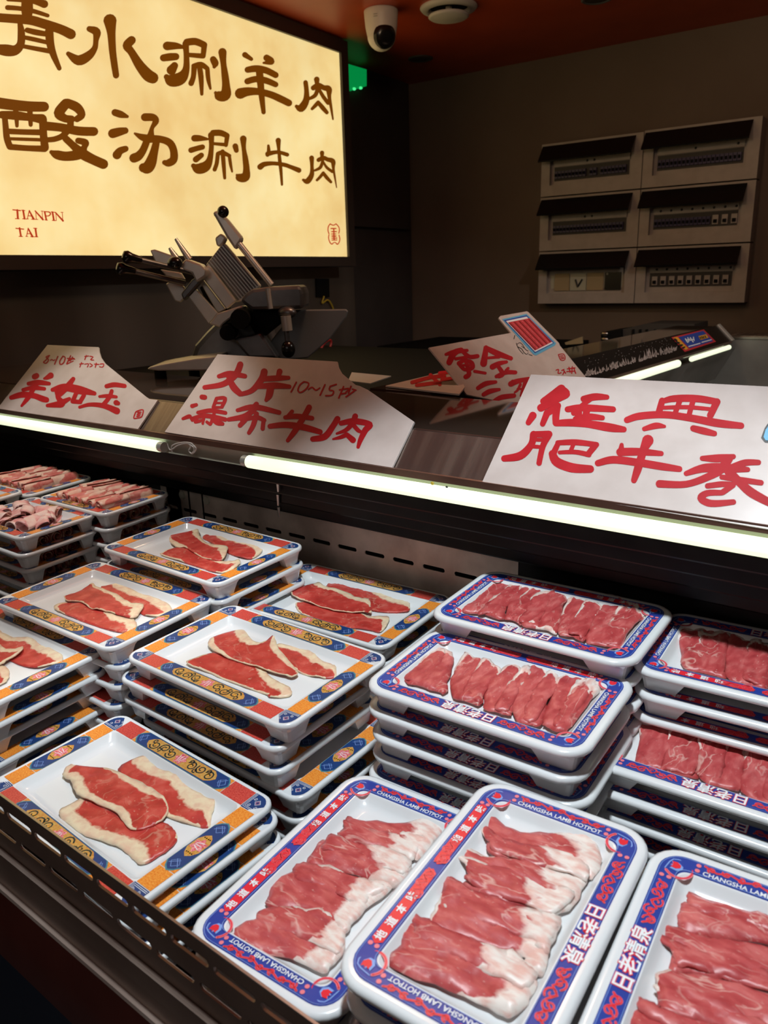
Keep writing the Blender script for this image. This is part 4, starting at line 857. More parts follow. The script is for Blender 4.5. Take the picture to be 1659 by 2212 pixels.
def decorate(mb, kind):
    S = SPEC[kind]; W, D, lip, b, R = S['W'], S['D'], S['lip'], S['band'], S['R']
    def lift(f, h): return lambda s, t: (*f(s, t), HT+0.0004+h-0.0008*t/b)
    def quad(f, s0, s1, t0, t1, h, m):
        g = lift(f, h); mb.add([g(s0, t0), g(s1, t0), g(s1, t1), g(s0, t1)], [(0, 1, 2, 3)], M[m])
    def ngon(f, pts, h, m):
        g = lift(f, h); mb.add([g(*p) for p in pts], [list(range(len(pts)))], M[m])
    def strk(f, pts, h, m, sub=2): stroke(mb, pts, lift(f, h), M[m], sub, sub > 1)
    def cart(s0, s1, t0, t1, e):     # lobed cartouche outline
        tm = (t0+t1)/2
        return [(s0+e, t0), (s1-e, t0), (s1-e*0.35, t0+(tm-t0)*0.45), (s1, tm), (s1-e*0.35, t1-(t1-tm)*0.45), (s1-e, t1), (s0+e, t1), (s0+e*0.35, t1-(t1-tm)*0.45), (s0, tm), (s0+e*0.35, t0+(tm-t0)*0.45)]
    if kind in 'OP':
        q = b/0.0235
        for L, f in sides(W, D):
            long_ = L == W
            # corner square (start of each side), with rounded outer corner
            c = b*1.05; pts = [(c, 0), (c, c), (0, c)]+[(R-R*cos(a), R-R*sin(a)) for a in (0.0, 0.3, 0.6, 0.9, 1.2, pi/2)]
            ngon(f, pts, 0.0, 'navy')
            for k in (0.86, 0.93): strk(f, [(c*k, 0.001, 0.0003), (c*k, c*k, 0.0003), (0.001, c*k, 0.0003)], 0.0002, 'printwhite', 1)
            m0 = c*0.45; w = 0.0042*q
            for k in (1.0, 0.62): strk(f, [(m0-w*k, m0, 0.0003), (m0, m0-w*k, 0.0003), (m0+w*k, m0, 0.0003), (m0, m0+w*k, 0.0003), (m0-w*k, m0, 0.0003)], 0.0002, 'printwhite' if k == 1 else 'coral', 1)
            for sx, sy in ((0.72, 0.3), (0.3, 0.72), (0.72, 0.72)): strk(f, spiral(c*sx, c*sy, 0.0022*q, 1.2, 1, 0.5, 0.0003), 0.0002, 'printwhite', 1)
            g = 0.0009; e0 = c+g; bl = (0.036 if long_ else 0.027)*q; mcol = 'red' if long_ else 'orange'
            quad(f, e0, e0+bl, 0.0003, b, 0.0, mcol); quad(f, L-e0-bl, L-e0, 0.0003, b, 0.0, mcol)
            a0 = e0+bl+g; a1 = L-a0
            quad(f, a0, a1, 0.0003, b, 0.0, 'orange')
            e = 0.010*q
            ngon(f, cart(a0-0.002*q, a1+0.002*q, 0.0003, b, e), 0.00015, 'teal'); ngon(f, cart(a0, a1, 0.0009, b-0.0006, e), 0.0003, 'navy')
            i0 = a0+0.021*q; i1 = a1-0.021*q
            ngon(f, cart(i0, i1, 0.0022*q, b-0.0018*q, 0.011*q), 0.00045, 'tan')
            for sgn in (0, 1):    # fine pale lacework in the navy ends
                xs = a0+0.010*q if sgn == 0 else a1-0.010*q
                strk(f, [(xs-0.006*q, b/2, 0.0003), (xs, b*0.22, 0.0003), (xs+0.006*q, b/2, 0.0003), (xs, b*0.78, 0.0003), (xs-0.006*q, b/2, 0.0003)], 0.00045, 'lightblue', 1)
                strk(f, [(xs-0.003*q, b*0.2, 0.0003), (xs+0.005*q, b*0.62, 0.0003)], 0.00045, 'lightblue', 1); strk(f, [(xs-0.003*q, b*0.8, 0.0003), (xs+0.005*q, b*0.38, 0.0003)], 0.00045, 'lightblue', 1)
            mid = L/2
            ngon(f, [(mid+0.0085*q*(1+0.25*cos(6*2*pi*k/24))*cos(2*pi*k/24), b/2+b*0.36*(1+0.2*cos(6*2*pi*k/24))*sin(2*pi*k/24)) for k in range(24)], 0.0006, 'pink')
            for k in range(3): strk(f, [(mid-0.005*q+0.005*q*k, b*0.3, 0.0004), (mid-0.002*q+0.002*q*k, b*0.7, 0.0004)], 0.0008, 'printwhite', 1)
            for sgn in (-1, 1):   # black scroll work
                x0 = mid+sgn*0.012*q; x1 = (i1-0.006*q) if sgn > 0 else (i0+0.006*q); n = 3 if long_ else 2
                for k in range(n):
                    xc = x0+(x1-x0)*(k+0.5)/n; r = min(abs(x1-x0)/n*0.50, b*0.33); up = 1 if k % 2 == 0 else -1
                    w_ = 0.0010*q
                    strk(f, spiral(xc-r*0.25, b/2+up*b*0.06, r, 1.35, sgn*up, 0.4*sgn, w_), 0.0006, 'scroll', 1)
                    strk(f, spiral(xc+r*0.45, b/2-up*b*0.18, r*0.5, 1.0, -sgn*up, 2.2, w_*0.9), 0.0006, 'scroll', 1)
                    if k % 2 == 0: ngon(f, [(xc+0.0022*q*cos(j), b/2+0.0022*q*sin(j)) for j in range(6)], 0.0006, 'stickeryellow')
    else:
        z0 = lambda p: (p[0], p[1], HT+0.0003)
        A = [z0(p) for p in rrect(W, D, -0.0004, R, 0, 6, 0.009)]; Bq = [(p[0], p[1], HT-0.0006) for p in rrect(W, D, -b+0.0002, R, 0, 6, 0.009)]
        n = len(A); mb.add(A+Bq, [(i, (i+1) % n, (i+1) % n+n, i+n) for i in range(n)], M['blue'])
        for o1, o2 in ((-0.0016, -0.0020), (-b+0.0014, -b+0.0010)):
            A = [(p[0], p[1], HT+0.0006) for p in rrect(W, D, o1, R, 0, 6, 0.009)]; Bq = [(p[0], p[1], HT+0.0005) for p in rrect(W, D, o2, R, 0, 6, 0.009)]
            mb.add(A+Bq, [(i, (i+1) % n, (i+1) % n+n, i+n) for i in range(n)], M['lightblue'])
        def cloud(f, s0, s1, t0, t1, h=0.0003, n=5):     # red ribbon of cloud scrolls with pale outline
            for k in range(n):
                sc = s0+(s1-s0)*(k+0.5)/n; r = min((s1-s0)/n*0.62, (t1-t0)*0.5); tc_ = t0+(t1-t0)*(0.38 if k % 2 else 0.62)
                sp_ = spiral(sc, tc_, r, 1.15, 1 if k % 2 else -1, 1.2*k, 0.0006)
                strk(f, [(x, y, w+0.00035) for x, y, w in sp_], h, 'coral', 1); strk(f, sp_, h+0.0002, 'crimson', 1)
            pts = [(s0+(s1-s0)*k/8, (t0+t1)/2+(t1-t0)*0.28*(1 if k % 2 else -1), 0.0007) for k in range(9)]
            strk(f, [(x, y, w+0.00035) for x, y, w in pts], h, 'coral', 2); strk(f, pts, h+0.0002, 'crimson', 2)
        def text(f, body, size, sc, tc_, h, m, bold=0.0):
            key = (body, size, bold)
            if key not in TXT: TXT[key] = text_polys(body, size, bold)
            V, F = TXT[key]; g = lift(f, h); mb.add([g(sc-x, tc_-y) for x, y, z in V], F, M[m])     # letter tops point outwards
        for k, (L, f) in enumerate(sides(W, D)):
            # corner emblem: red tulip under a white-and-red arc
            c = 0.0155
            ngon(f, [(c+x, c+y) for x, y in ((-0.0045, -0.0062), (-0.0012, -0.004), (0.0, -0.0066), (0.0012, -0.004), (0.0045, -0.0062), (0.0052, 0.0), (0.002, 0.0042), (-0.002, 0.0042), (-0.0052, 0.0))], 0.0004, 'lightblue')
            ngon(f, [(c-0.001+x*0.78, c-0.001+y*0.78) for x, y in ((-0.0045, -0.0062), (-0.0012, -0.004), (0.0, -0.0066), (0.0012, -0.004), (0.0045, -0.0062), (0.0052, 0.0), (0.002, 0.0042), (-0.002, 0.0042), (-0.0052, 0.0))], 0.0007, 'crimson')
            arc = [(0.0165+0.0115*cos(a), 0.0165+0.0115*sin(a), 0.0009) for a in [-0.9+0.42*j for j in range(9)]]
            strk(f, [(x, y, 0.0014) for x, y, w in arc], 0.0003, 'coral', 2); strk(f, [(x, y, 0.0005) for x, y, w in arc], 0.0005, 'crimson', 2)
            strk(f, [(0.006, 0.022, 0.0005), (0.008, 0.010, 0.0005), (0.022, 0.006, 0.0005)], 0.0004, 'lightblue', 3)
            for s_, t_ in ((0.031, b*0.32), (0.031, b*0.68)):
                ngon(f, [(s_+0.0022*cos(j*0.7), t_+0.0022*sin(j*0.7)) for j in range(9)], 0.0003, 'coral'); ngon(f, [(L-s_+0.0022*cos(j*0.7), t_+0.0022*sin(j*0.7)) for j in range(9)], 0.0003, 'coral')
            if k == 0:
                cloud(f, 0.038, 0.090, 0.003, b-0.003); cloud(f, L-0.090, L-0.038, 0.003, b-0.003)
                text(f, '日老清泉', 0.0165, L/2, b/2+0.006, 0.0003, 'crimson', 0.0009); text(f, '日老清泉', 0.0165, L/2, b/2+0.006, 0.0006, 'printwhite', 0.0003)
            elif k == 2:
                for a0 in (0.036, 0.134):
                    a1 = a0+0.084
                    ngon(f, [(a0, b*0.2), (a1, b*0.2), (a1+0.004, b/2), (a1, b*0.8), (a0, b*0.8), (a0-0.004, b/2)], 0.0003, 'crimson')
                    cs = a0+0.016 if a0 > 0.1 else a1-0.016
                    cloud(f, cs-0.018, cs+0.018, b*0.15, b*0.85, 0.0005, 3)
                    c2_ = a0+0.056 if a0 > 0.1 else a1-0.056
                    for j, ch in enumerate('味本道地'): text(f, ch, 0.0095, c2_+(j-1.5)*0.0155, b/2+0.0035, 0.0007, 'printwhite', 0.0002)
            else:
                cloud(f, 0.036, L-0.036, 0.0022, b*0.52, 0.0003, 7)
                text(f, 'CHANGSHA LAMB HOTPOT', 0.0066, L/2, b*0.86, 0.0004, 'printwhite', 0.0001)
TM = {k: tray_meshes(k) for k in 'OBP'}
TILT = math.atan(0.04)
def tray_matrix(x, y, zrim, yaw):
    return Matrix.Translation((x, y, zrim)) @ Matrix.Rotation(TILT, 4, 'X') @ Matrix.Rotation(yaw, 4, 'Z') @ Matrix.Translation((0, 0, -HT))
def make_tray(kind, x, y, zrim, yaw, label, group):
    S = SPEC[kind]; r = empty('serving_tray'); mtx = tray_matrix(x, y, Z(zrim), yaw); r.location = mtx.to_translation(); r.rotation_euler = mtx.to_euler()
    tag(r, label, 'tray', group)
    rim, dish, foot = TM[kind]; link('rim', rim, r); link('dish', dish, r)
    for i, (sx, sy) in enumerate(((-1, -1), (1, -1), (1, 1), (-1, 1))):
        f = link('foot', foot, r); f.location = (sx*S['W']/2, sy*S['D']/2, 0); f.rotation_euler.z = i*pi/2
    return r
ST = {'O1': ('O', -1.0271, 0.8052, -0.4333, -0.0137), 'O2': ('O', -0.7715, 0.8666, -0.4938, 0.0368), 'O3': ('O', -1.0441, 0.6196, -0.4696, 0.0176), 'O4': ('O', -0.7209, 0.6339, -0.4798, -0.0062),
      'O5': ('O', -0.7174, 0.4164, -0.5618, -0.0346), 'O6': ('O', -1.0893, 0.4544, -0.5000, 0.0178),
      'B1': ('B', -0.4041, 0.8586, -0.4188, 0.0330), 'B2': ('B', -0.3974, 0.7123, -0.4526, 0.0412), 'B3': ('B', -0.1626, 0.8060, -0.5105, 0.0507), 'B4': ('B', -0.1513, 0.9006, -0.4359, 0.0661+pi),
      'F1': ('B', -0.4220, 0.4635, -0.5526, 0.0586+pi/2), 'F2': ('B', -0.2571, 0.4797, -0.5042, 0.0573+pi/2), 'F3': ('B', -0.0827, 0.4946, -0.5101, 0.0768-pi/2),
      'P1': ('P', -1.63, 0.843, -0.404, 0.003), 'P2': ('P', -1.36, 0.841, -0.400, 0.0156), 'P3': ('P', -1.395, 0.700, -0.412, 0.0), 'P4': ('P', -1.640, 0.690, -0.402, 0.03)}
DESC = {'O1': 'the stack below the small slots', 'O2': 'the stack against the slotted steel panel', 'O3': 'the stack left of the chipped middle stack',
        'O4': 'the tall chipped middle stack', 'O5': 'the stack against the slotted front rail', 'O6': 'the stack cut by the left photo edge',
        'B1': 'the rear stack under the louvers', 'B2': 'the tall stack right of the middle', 'B3': 'the second stack at the right edge', 'B4': 'the rearmost stack in the right corner',
        'F1': 'the front stack touching orange trays', 'F2': 'the high front stack', 'F3': 'the stack in the bottom right corner',
        'P1': 'the far left roll stack', 'P2': 'the roll stack beside the dark duct', 'P3': 'the stack topped with loose curls', 'P4': 'the empty stack at the left photo edge'}
SHORT = {'O1': 'the top tray below the small slots', 'O2': 'the tray against the slotted steel panel', 'O3': 'the top tray left of the chipped stack', 'O4': 'the top tray of the chipped middle stack', 'O5': 'the tray at the slotted front rail', 'O6': 'the tray cut by the left photo edge',
         'B1': 'the rear blue tray under the louvers', 'B2': 'the blue tray right of the middle', 'B3': 'the blue tray at the right edge, second row', 'B4': 'the rearmost blue tray in the right corner', 'F1': 'the front blue tray touching the orange trays', 'F2': 'the high front blue tray', 'F3': 'the blue tray in the bottom right corner',
         'P1': 'the far left tray', 'P2': 'the tray next to the dark duct', 'P3': 'the tray of loose curls'}
KIND = {'O': 'orange-rimmed white tray', 'B': 'blue-rimmed white tray', 'P': 'small orange-rimmed tray'}
ORD = ['topmost', 'second from the top', 'third from the top', 'fourth from the top', 'fifth from the top', 'sixth from the top', 'seventh from the top', 'eighth from the top', 'ninth from the top']
OFFS = {'O4': [(0, 0, 0), (-0.012, -0.007, 0.031), (-0.012, -0.008, 0.061), (0.014, 0.0, 0.090), (0.012, 0.0, 0.122)], 'O5': [(0, 0, 0), (0.009, 0, 0.016), (0.012, 0.0, 0.040), (0.010, 0.0, 0.066)],
        'O6': [(0, 0, 0), (0.0, 0, 0.030), (-0.014, 0.0, 0.056), (0.0, 0.0, 0.084)]}
random.seed(11)
LOW = {}
for key, (kd, x, y, z, yaw) in ST.items():
    base = DECK(y)+HT+0.0005; offs = list(OFFS.get(key, [(0, 0, 0)]))
    while True:
        dz = offs[-1][2]; rem = (z-dz)-base
        if rem < 0.015: break
        offs.append((random.uniform(-0.004, 0.004), random.uniform(-0.004, 0.004), dz+min(PITCHZ, rem) if rem < 0.044 else dz+PITCHZ))
    LOW[key] = offs
    for i, (dx, dy, dz) in enumerate(offs):
        ryaw = yaw+(random.uniform(-0.012, 0.012) if i else 0)
        make_tray(kd, x+dx, y+dy, z-dz, ryaw, '%s, %s of %s' % (KIND[kd], ORD[i], DESC[key]), {'O': 'orange rimmed serving trays', 'B': 'blue rimmed serving trays', 'P': 'small orange rimmed trays of pork'}[kd])
# corner of one more tray at the left photo edge
def plane_of(key, lift=0.0):
    kd, x, y, z, yaw = ST[key]; n = Vector((0, -0.04, 1)).normalized(); return Vector((x, y, Z(z)+WELL+lift)), n

# ------------------------------------------------------------------ raw meat
def closed_crs(P, sub):
    out = []; n = len(P)
    for i in range(n):
        a, b, c, d = P[i-1], P[i], P[(i+1) % n], P[(i+2) % n]
        for k in range(sub):
            t = k/sub
            out.append(0.5*((2*b)+(c-a)*t+(2*a-5*b+4*c-d)*t*t+(3*b-a-3*c+d)*t**3))
    return out
def seg_d(p, a, b):
    ab = b-a; t = max(0, min(1, (p-a).dot(ab)/max(ab.dot(ab), 1e-12))); return (p-(a+ab*t)).length, t
def meat(name, outline, cr, key, lift, puff, material, label, group, th=0.0018, curl=0.004, seed=0, plift=0.0, grow=1.0, way=0):
    """a slice whose outline (x, y, width of its fat rim) was measured on the photograph, laid on the floor of tray `key`"""
    p0, n = plane_of(key, lift+plift)
    if grow != 1:
        gx = sum(q[0] for q in outline)/len(outline); gy = sum(q[1] for q in outline)/len(outline); outline = [(gx+(x-gx)*grow, gy+(y-gy)*grow, w) for x, y, w in outline]
    P3 = [hit(*cr(x, y), p0, n) for x, y, w in outline]
    c = sum(P3, Vector())/len(P3); sc = (EYE-c).length/FPX*1.15
    s = 1.0/getattr(cr, 'args')[2]
    ctl = [Vector((p.x-c.x, p.y-c.y, w*s*sc*((1.5 if way == 1 else 1.1) if way else (0.35 if w < 17 else 1.15)))) for p, (x, y, w) in zip(P3, outline)]
    V = []; fat = []; F = []
    layers = [(ctl, 0.0, seed)]
    if way:     # the slice is folded over on itself: narrower leaves lie on top of the lower one
        xs = [q.x for q in ctl]; ys = [q.y for q in ctl]; mx, my = (min(xs)+max(xs))/2, (min(ys)+max(ys))/2; w_, h_ = max(xs)-min(xs), max(ys)-min(ys)
        rl = random.Random(seed*5+1)
        for n_ in range(1):
            k = rl.uniform(0.45, 0.62); sg = 1 if (n_ == 0) == (rl.random() < 0.6) else -1
            off = sg*(0.5-k/2)*rl.uniform(0.55, 0.9)
            if way == 1: L2 = [Vector((mx+(q.x-mx)*k+off*w_, my+(q.y-my)*rl.uniform(0.90, 0.97), q.z)) for q in ctl]
            else: L2 = [Vector((mx+(q.x-mx)*rl.uniform(0.92, 0.98), my+(q.y-my)*k+off*h_, q.z)) for q in ctl]
            layers.append((L2, puff*0.75+0.0006*n_, seed+17*(n_+1)))
    for ctl_, lz, sd_ in layers:
        v_, f_, a_ = sheet(ctl_, lz, puff if lz == 0 else puff*0.55, sd_, th, curl, way)
        o_ = len(V); V += v_; fat += a_; F += [tuple(i+o_ for i in f) for f in f_]
    me = bpy.data.meshes.new(name); me.from_pydata(V, [], F); me.materials.append(material)
    at = me.attributes.new('fat', 'FLOAT', 'POINT'); at.data.foreach_set('value', fat)
    me.polygons.foreach_set('use_smooth', [True]*len(me.polygons)); me.update()
    o = bpy.data.objects.new(name, me); COL.objects.link(o); o.location = c
    tag(o, label, 'meat slice', group); return o
def sheet(ctl, lz, puff, seed, th, curl, way):
    """one leaf of meat: closed outline with fat widths -> bulging, rippled surface with an underside"""
    sub = 4
    B = closed_crs(ctl, sub)
    rb = []
    for i, q in enumerate(B):
        t = (B[(i+1) % len(B)]-B[i-1]).xy
        t = t.normalized() if t.length > 1e-9 else Vector((1, 0)); j = noise.noise(Vector((q.x*160, q.y*160, seed*3.1)))*(0.0026 if way else 0.0012)+noise.noise(Vector((q.x*420, q.y*420, seed)))*(0.0016 if way else 0.0006)
        rb.append(Vector((q.x-t.y*j, q.y+t.x*j, max(q.z, 0))))
    B = rb; nB = len(B); B2 = [Vector((q.x, q.y)) for q in B]
    xs = [q.x for q in B2]; ys = [q.y for q in B2]; h = 0.0042
    def inside(p):
        r = False
        for i in range(nB):
            a, b = B2[i-1], B2[i]
            if (a.y > p.y) != (b.y > p.y) and p.x < (b.x-a.x)*(p.y-a.y)/(b.y-a.y)+a.x: r = not r
        return r
    pts = list(B2); yy = min(ys); row = 0
    rnd = random.Random(seed)
    while yy < max(ys):
        xx = min(xs)+(h/2 if row % 2 else 0)
        while xx < max(xs):
            p = Vector((xx+rnd.uniform(-1, 1)*0.0006, yy+rnd.uniform(-1, 1)*0.0006))
            if inside(p) and min(seg_d(p, B2[i-1], B2[i])[0] for i in range(nB)) > 0.0022: pts.append(p)
            xx += h
        yy += h*0.87; row += 1
    vo, eo, fo, _, _, _ = delaunay_2d_cdt(pts, [(i, (i+1) % nB) for i in range(nB)], [list(range(nB))], 1, 1e-6)
    V = []; fat = []
    for p in vo:
        d = 9; fv = 2.0
        for i in range(nB):
            dd, t = seg_d(p, B2[i-1], B2[i]); d = min(d, dd)
            w = B[i-1].z*(1-t)+B[i].z*t
            if w > 0.0006: fv = min(fv, dd/w)
        e = 1-math.exp(-d/(0.0024 if way else 0.0055))
        zz = puff*e
        zz += curl*noise.noise(Vector((p.x*38, p.y*38, seed*1.7)))*(0.35+0.65*math.exp(-d/0.012))
        zz += (0.0008+puff*0.10)*noise.noise(Vector((p.x*150, p.y*150, seed*2.3)))
        if way: zz += 0.0024*noise.noise(Vector((p.x*(105 if way == 1 else 22), p.y*(22 if way == 1 else 105), seed*0.9)))+0.0010*noise.noise(Vector((p.x*(240 if way == 1 else 60), p.y*(60 if way == 1 else 240), seed*1.9)))
        if fv < 1.4: zz += 0.0012*(1-fv/1.4)+0.0012*abs(noise.noise(Vector((p.x*260, p.y*260, seed))))
        V.append((p.x, p.y, max(zz, -0.0002)+lz+p.y*0.04)); fat.append(fv)
    nv = len(V); faces = [tuple(f) for f in fo]
    # skirt and underside
    edge = {}
    for f in faces:
        for a, b in zip(f, f[1:]+f[:1]): edge[(a, b)] = edge.get((a, b), 0)+1
    V2 = V+[(v[0]*0.995, v[1]*0.995, v[2]-th if puff < 0.003 else v[1]*0.04+lz*0.7-0.0008) for v in V]
    allf = faces+[tuple(i+nv for i in f[::-1]) for f in faces]
    for (a, b) in edge:
        if (b, a) not in edge: allf.append((b, a, a+nv, b+nv))
    return V2, allf, fat+fat
def xyz(s): return [tuple(float(k) for k in a.split(',')) for a in s.split()]
BEEF = {
 'O4': (crp(260, 1290, 2.765), ["930,300,0 985,285,35 1100,310,40 1150,340,45 1200,375,40 1270,405,45 1290,430,20 1280,475,10 1190,480,8 1090,455,8 1000,400,5",
   "415,385,15 590,325,0 720,370,0 850,420,30 900,480,40 960,520,45 1015,550,45 1010,590,30 900,600,12 860,575,8 700,520,8 540,455,8 410,410,15",
   "530,260,25 560,235,5 695,195,0 740,200,50 790,268,40 860,265,12 915,225,12 935,290,30 1000,380,22 1060,445,12 1045,475,12 985,468,14 850,430,14 700,385,14 600,345,20 530,300,28"]),
 'O2': (crp(480, 1190, 3.318), ["745,255,0 850,185,0 880,205,50 1050,245,45 1200,330,50 1330,360,60 1345,420,10 1300,440,6 1060,425,5 900,330,10",
   "540,370,15 700,370,0 960,435,5 1060,470,20 1180,475,45 1195,510,40 1140,580,12 1040,565,6 800,530,6 640,480,8 545,430,15",
   "495,290,6 520,265,0 665,235,0 700,230,40 760,265,30 840,280,30 950,330,40 1050,355,45 1065,400,10 1070,450,10 1030,440,6 930,440,14 800,430,14 650,385,14 560,345,12 500,320,10"]),
 'O1': (crp(210, 1090, 3.607), ["820,250,0 900,215,0 960,215,40 1000,265,40 1080,270,40 1260,320,50 1285,360,40 1220,415,12 1140,420,6 1010,370,5 880,290,5",
   "510,380,14 660,330,0 850,410,5 950,440,30 1050,450,40 1105,430,25 1110,470,25 1060,510,30 940,530,8 780,480,6 520,400,10",
   "565,250,10 600,230,0 740,205,0 790,205,40 800,250,30 880,310,20 1010,325,60 1010,380,40 980,430,10 900,430,6 800,400,10 690,335,12 630,330,40 570,300,25"]),
 'O3': (crp(0, 1200, 3.456), ["750,250,0 845,210,0 890,215,40 1000,270,45 1150,310,50 1260,370,60 1280,420,35 1180,455,25 1070,440,5 900,330,5",
   "415,370,22 560,350,0 740,400,0 870,460,40 1000,480,60 1020,530,50 960,570,12 840,560,6 650,500,6 470,430,8 415,405,18",
   "490,300,5 580,270,0 680,215,10 730,240,20 870,290,30 950,345,35 1070,370,60 1040,430,50 990,465,10 880,445,6 760,410,14 690,400,14 590,345,14 500,340,12"]),
 'O6': (crp(0, 1290, 5.027), ["-90,420,0 -40,340,60 30,400,60 150,450,60 350,460,60 500,540,80 660,620,80 680,690,40 590,730,20 380,770,8 140,700,5 -60,560,0",
   "-80,780,20 40,760,60 100,810,60 70,920,20 -80,960,0",
   "-90,480,0 -20,500,10 40,560,40 170,570,50 250,540,30 240,600,30 100,680,30 0,740,20 -90,700,0"]),
 'O5': (crp(0, 1520, 2.592), ["660,370,0 810,295,0 830,310,60 900,370,45 990,405,45 1080,480,60 1160,530,80 1205,555,60 1185,640,20 1170,690,10 1110,685,10 930,630,18 800,500,5",
   "340,600,55 395,570,45 470,525,0 560,560,0 700,640,0 900,660,0 960,690,0 990,740,8 985,780,6 900,850,6 790,900,10 740,860,60 650,800,50 480,740,45 415,700,50 345,640,50",
   "355,380,20 395,340,25 430,345,5 600,365,14 740,420,30 850,475,35 930,550,14 935,620,14 860,680,6 750,710,8 690,660,30 640,600,25 520,550,25 430,510,40 400,440,40 360,410,20"]),
}
for key, (cr, L) in BEEF.items():
    for i, (t, nm) in enumerate(zip(L, ('rear right', 'front', 'uppermost'))):
        meat('beef_slice', xyz(t), cr, key, (0.0022, 0.0024, 0.0055)[i], 0.0012, M['beef'], '%s raw beef slice on %s' % (nm, SHORT[key]), 'beef slices on the orange trays', curl=0.0032, seed=hash((key, i)) % 97 if False else (ord(key[1])*7+i*3))
LAMB = {
 'B1': (crp(930, 1210, 3.13), 1, ["205,350,5 260,275,0 300,225,18 350,195,10 445,135,25 500,130,25 560,145,14 545,240,0 505,340,0 495,400,8 350,365,8",
   "505,385,0 530,270,0 590,180,18 640,170,22 735,205,10 680,265,0 655,330,0 622,432,5 560,405,10 515,398,8",
   "620,435,0 660,300,0 700,240,22 780,210,28 900,210,20 955,230,14 920,270,0 890,330,0 862,490,5 800,475,14 700,460,0",
   "862,495,0 880,400,0 930,265,18 970,250,25 1050,280,12 1130,300,16 1150,325,12 1100,410,0 1045,545,5 960,515,6",
   "1058,540,0 1080,430,0 1150,310,12 1190,270,18 1205,245,12 1330,290,22 1410,350,25 1470,372,20 1425,398,10 1350,460,0 1290,580,0 1200,583,5 1090,565,5"]),
 'B2': (crp(790, 1340, 2.86), 1, ["240,375,0 300,300,0 400,200,20 430,170,22 520,200,25 548,240,10 515,350,0 492,448,8 400,425,0",
   "528,460,0 540,330,0 590,240,16 620,205,18 740,260,12 812,305,16 785,355,10 735,420,0 712,522,0 620,500,0",
   "728,535,0 760,400,0 815,335,12 860,285,18 930,278,22 965,320,12 925,420,0 918,520,6 895,582,6 820,572,8",
   "925,605,0 905,450,0 960,340,10 1010,288,16 1080,278,24 1130,330,18 1168,410,8 1120,500,0 1095,640,0 1000,640,0",
   "1098,615,0 1145,470,0 1190,350,22 1260,330,30 1370,345,45 1450,385,45 1455,435,35 1390,490,0 1275,650,0 1200,688,0 1120,655,0"]),
 'B4': (crp(1250, 1290, 4.056), 1, ["915,612,0 880,400,0 845,285,22 870,252,36 1010,290,36 1160,258,40 1240,280,36 1272,380,0 1285,660,0 1268,702,0 1100,662,0",
   "1295,690,0 1290,450,0 1268,330,24 1420,345,44 1500,400,18 1640,425,14 1680,560,0 1660,800,0 1480,765,0",
   "1680,800,0 1670,560,0 1690,440,30 1900,470,30 2000,600,0 1960,880,0 1800,850,0"]),
 'B3': (crp(1250, 1460, 4.056), 1, ["505,800,0 530,560,0 540,400,16 600,362,44 740,348,44 900,365,50 1012,440,44 1032,600,0 1052,840,0 1030,895,5 850,855,5 640,800,0",
   "1070,900,0 1050,700,0 1018,500,18 1100,445,36 1250,485,44 1400,485,50 1462,540,36 1452,760,0 1448,900,0 1395,1000,0",
   "1420,1010,0 1452,780,0 1485,560,44 1560,485,54 1720,520,54 1820,560,30 1830,800,0 1790,1140,0"]),
 'F1': (crp(400, 1640, 2.676), 2, ["945,335,0 1000,350,0 1230,370,0 1370,345,0 1440,350,110 1500,375,80 1440,480,100 1340,582,110 1300,560,0 1200,522,0 1000,512,0 870,458,0 920,400,0",
   "800,470,0 900,498,0 1100,512,0 1230,540,110 1300,580,120 1305,640,90 1220,732,100 1150,718,40 1050,692,0 900,645,0 730,622,0 715,570,0",
   "660,640,0 860,650,5 1010,695,0 1180,712,55 1205,740,70 1040,865,90 960,955,80 905,1012,55 850,955,0 700,885,0 478,862,0 525,705,0",
   "290,990,0 440,910,0 560,888,0 830,880,15 885,950,0 925,1012,80 905,1130,90 820,1222,100 770,1232,25 600,1155,0 298,1105,0"]),
 'F2': (crp(720, 1660, 2.37), 2, ["770,232,15 805,240,0 920,310,0 1100,335,0 1280,335,80 1350,400,80 1365,500,80 1320,562,80 1240,528,20 1080,512,0 900,462,0 800,432,0 790,350,0",
   "635,388,18 690,410,20 790,455,5 900,458,0 1100,508,0 1180,540,90 1280,558,90 1292,600,75 1200,722,90 1100,762,70 1050,725,0 850,685,0 670,605,0 690,520,0",
   "590,558,0 680,618,0 850,688,0 1060,728,0 1110,740,90 1162,790,80 1115,905,90 1062,1062,80 980,1005,55 960,952,0 700,892,0 485,842,0 515,740,15 555,640,0",
   "365,788,0 430,800,0 500,838,0 700,888,0 860,938,20 930,940,90 992,1000,100 1052,1050,75 1012,1182,80 920,1265,80 840,1245,35 600,1135,0 298,1005,0 345,900,0"]),
 'F3': (crp(1240, 1800, 3.959), 2, ["885,705,0 950,582,0 1200,638,0 1500,690,0 1760,740,0 1800,850,0 1760,960,0 1400,905,0 1050,885,0 895,790,0",
   "735,768,0 900,815,0 1100,885,0 1400,930,0 1760,1000,0 1800,1150,0 1760,1330,0 1300,1255,0 1000,1205,0 820,1185,0 835,1000,0",
   "715,1208,10 960,1200,0 1300,1258,0 1760,1400,0 1800,1550,0 1760,1720,0 1400,1660,0 740,1590,0 728,1400,0",
   "475,1518,0 560,1520,0 760,1620,0 1300,1700,0 1700,1790,0 1700,1950,0 1300,1960,0 800,1920,0 495,1700,0"]),
}
NUM = ['first', 'second', 'third', 'fourth', 'fifth', 'sixth', 'seventh']
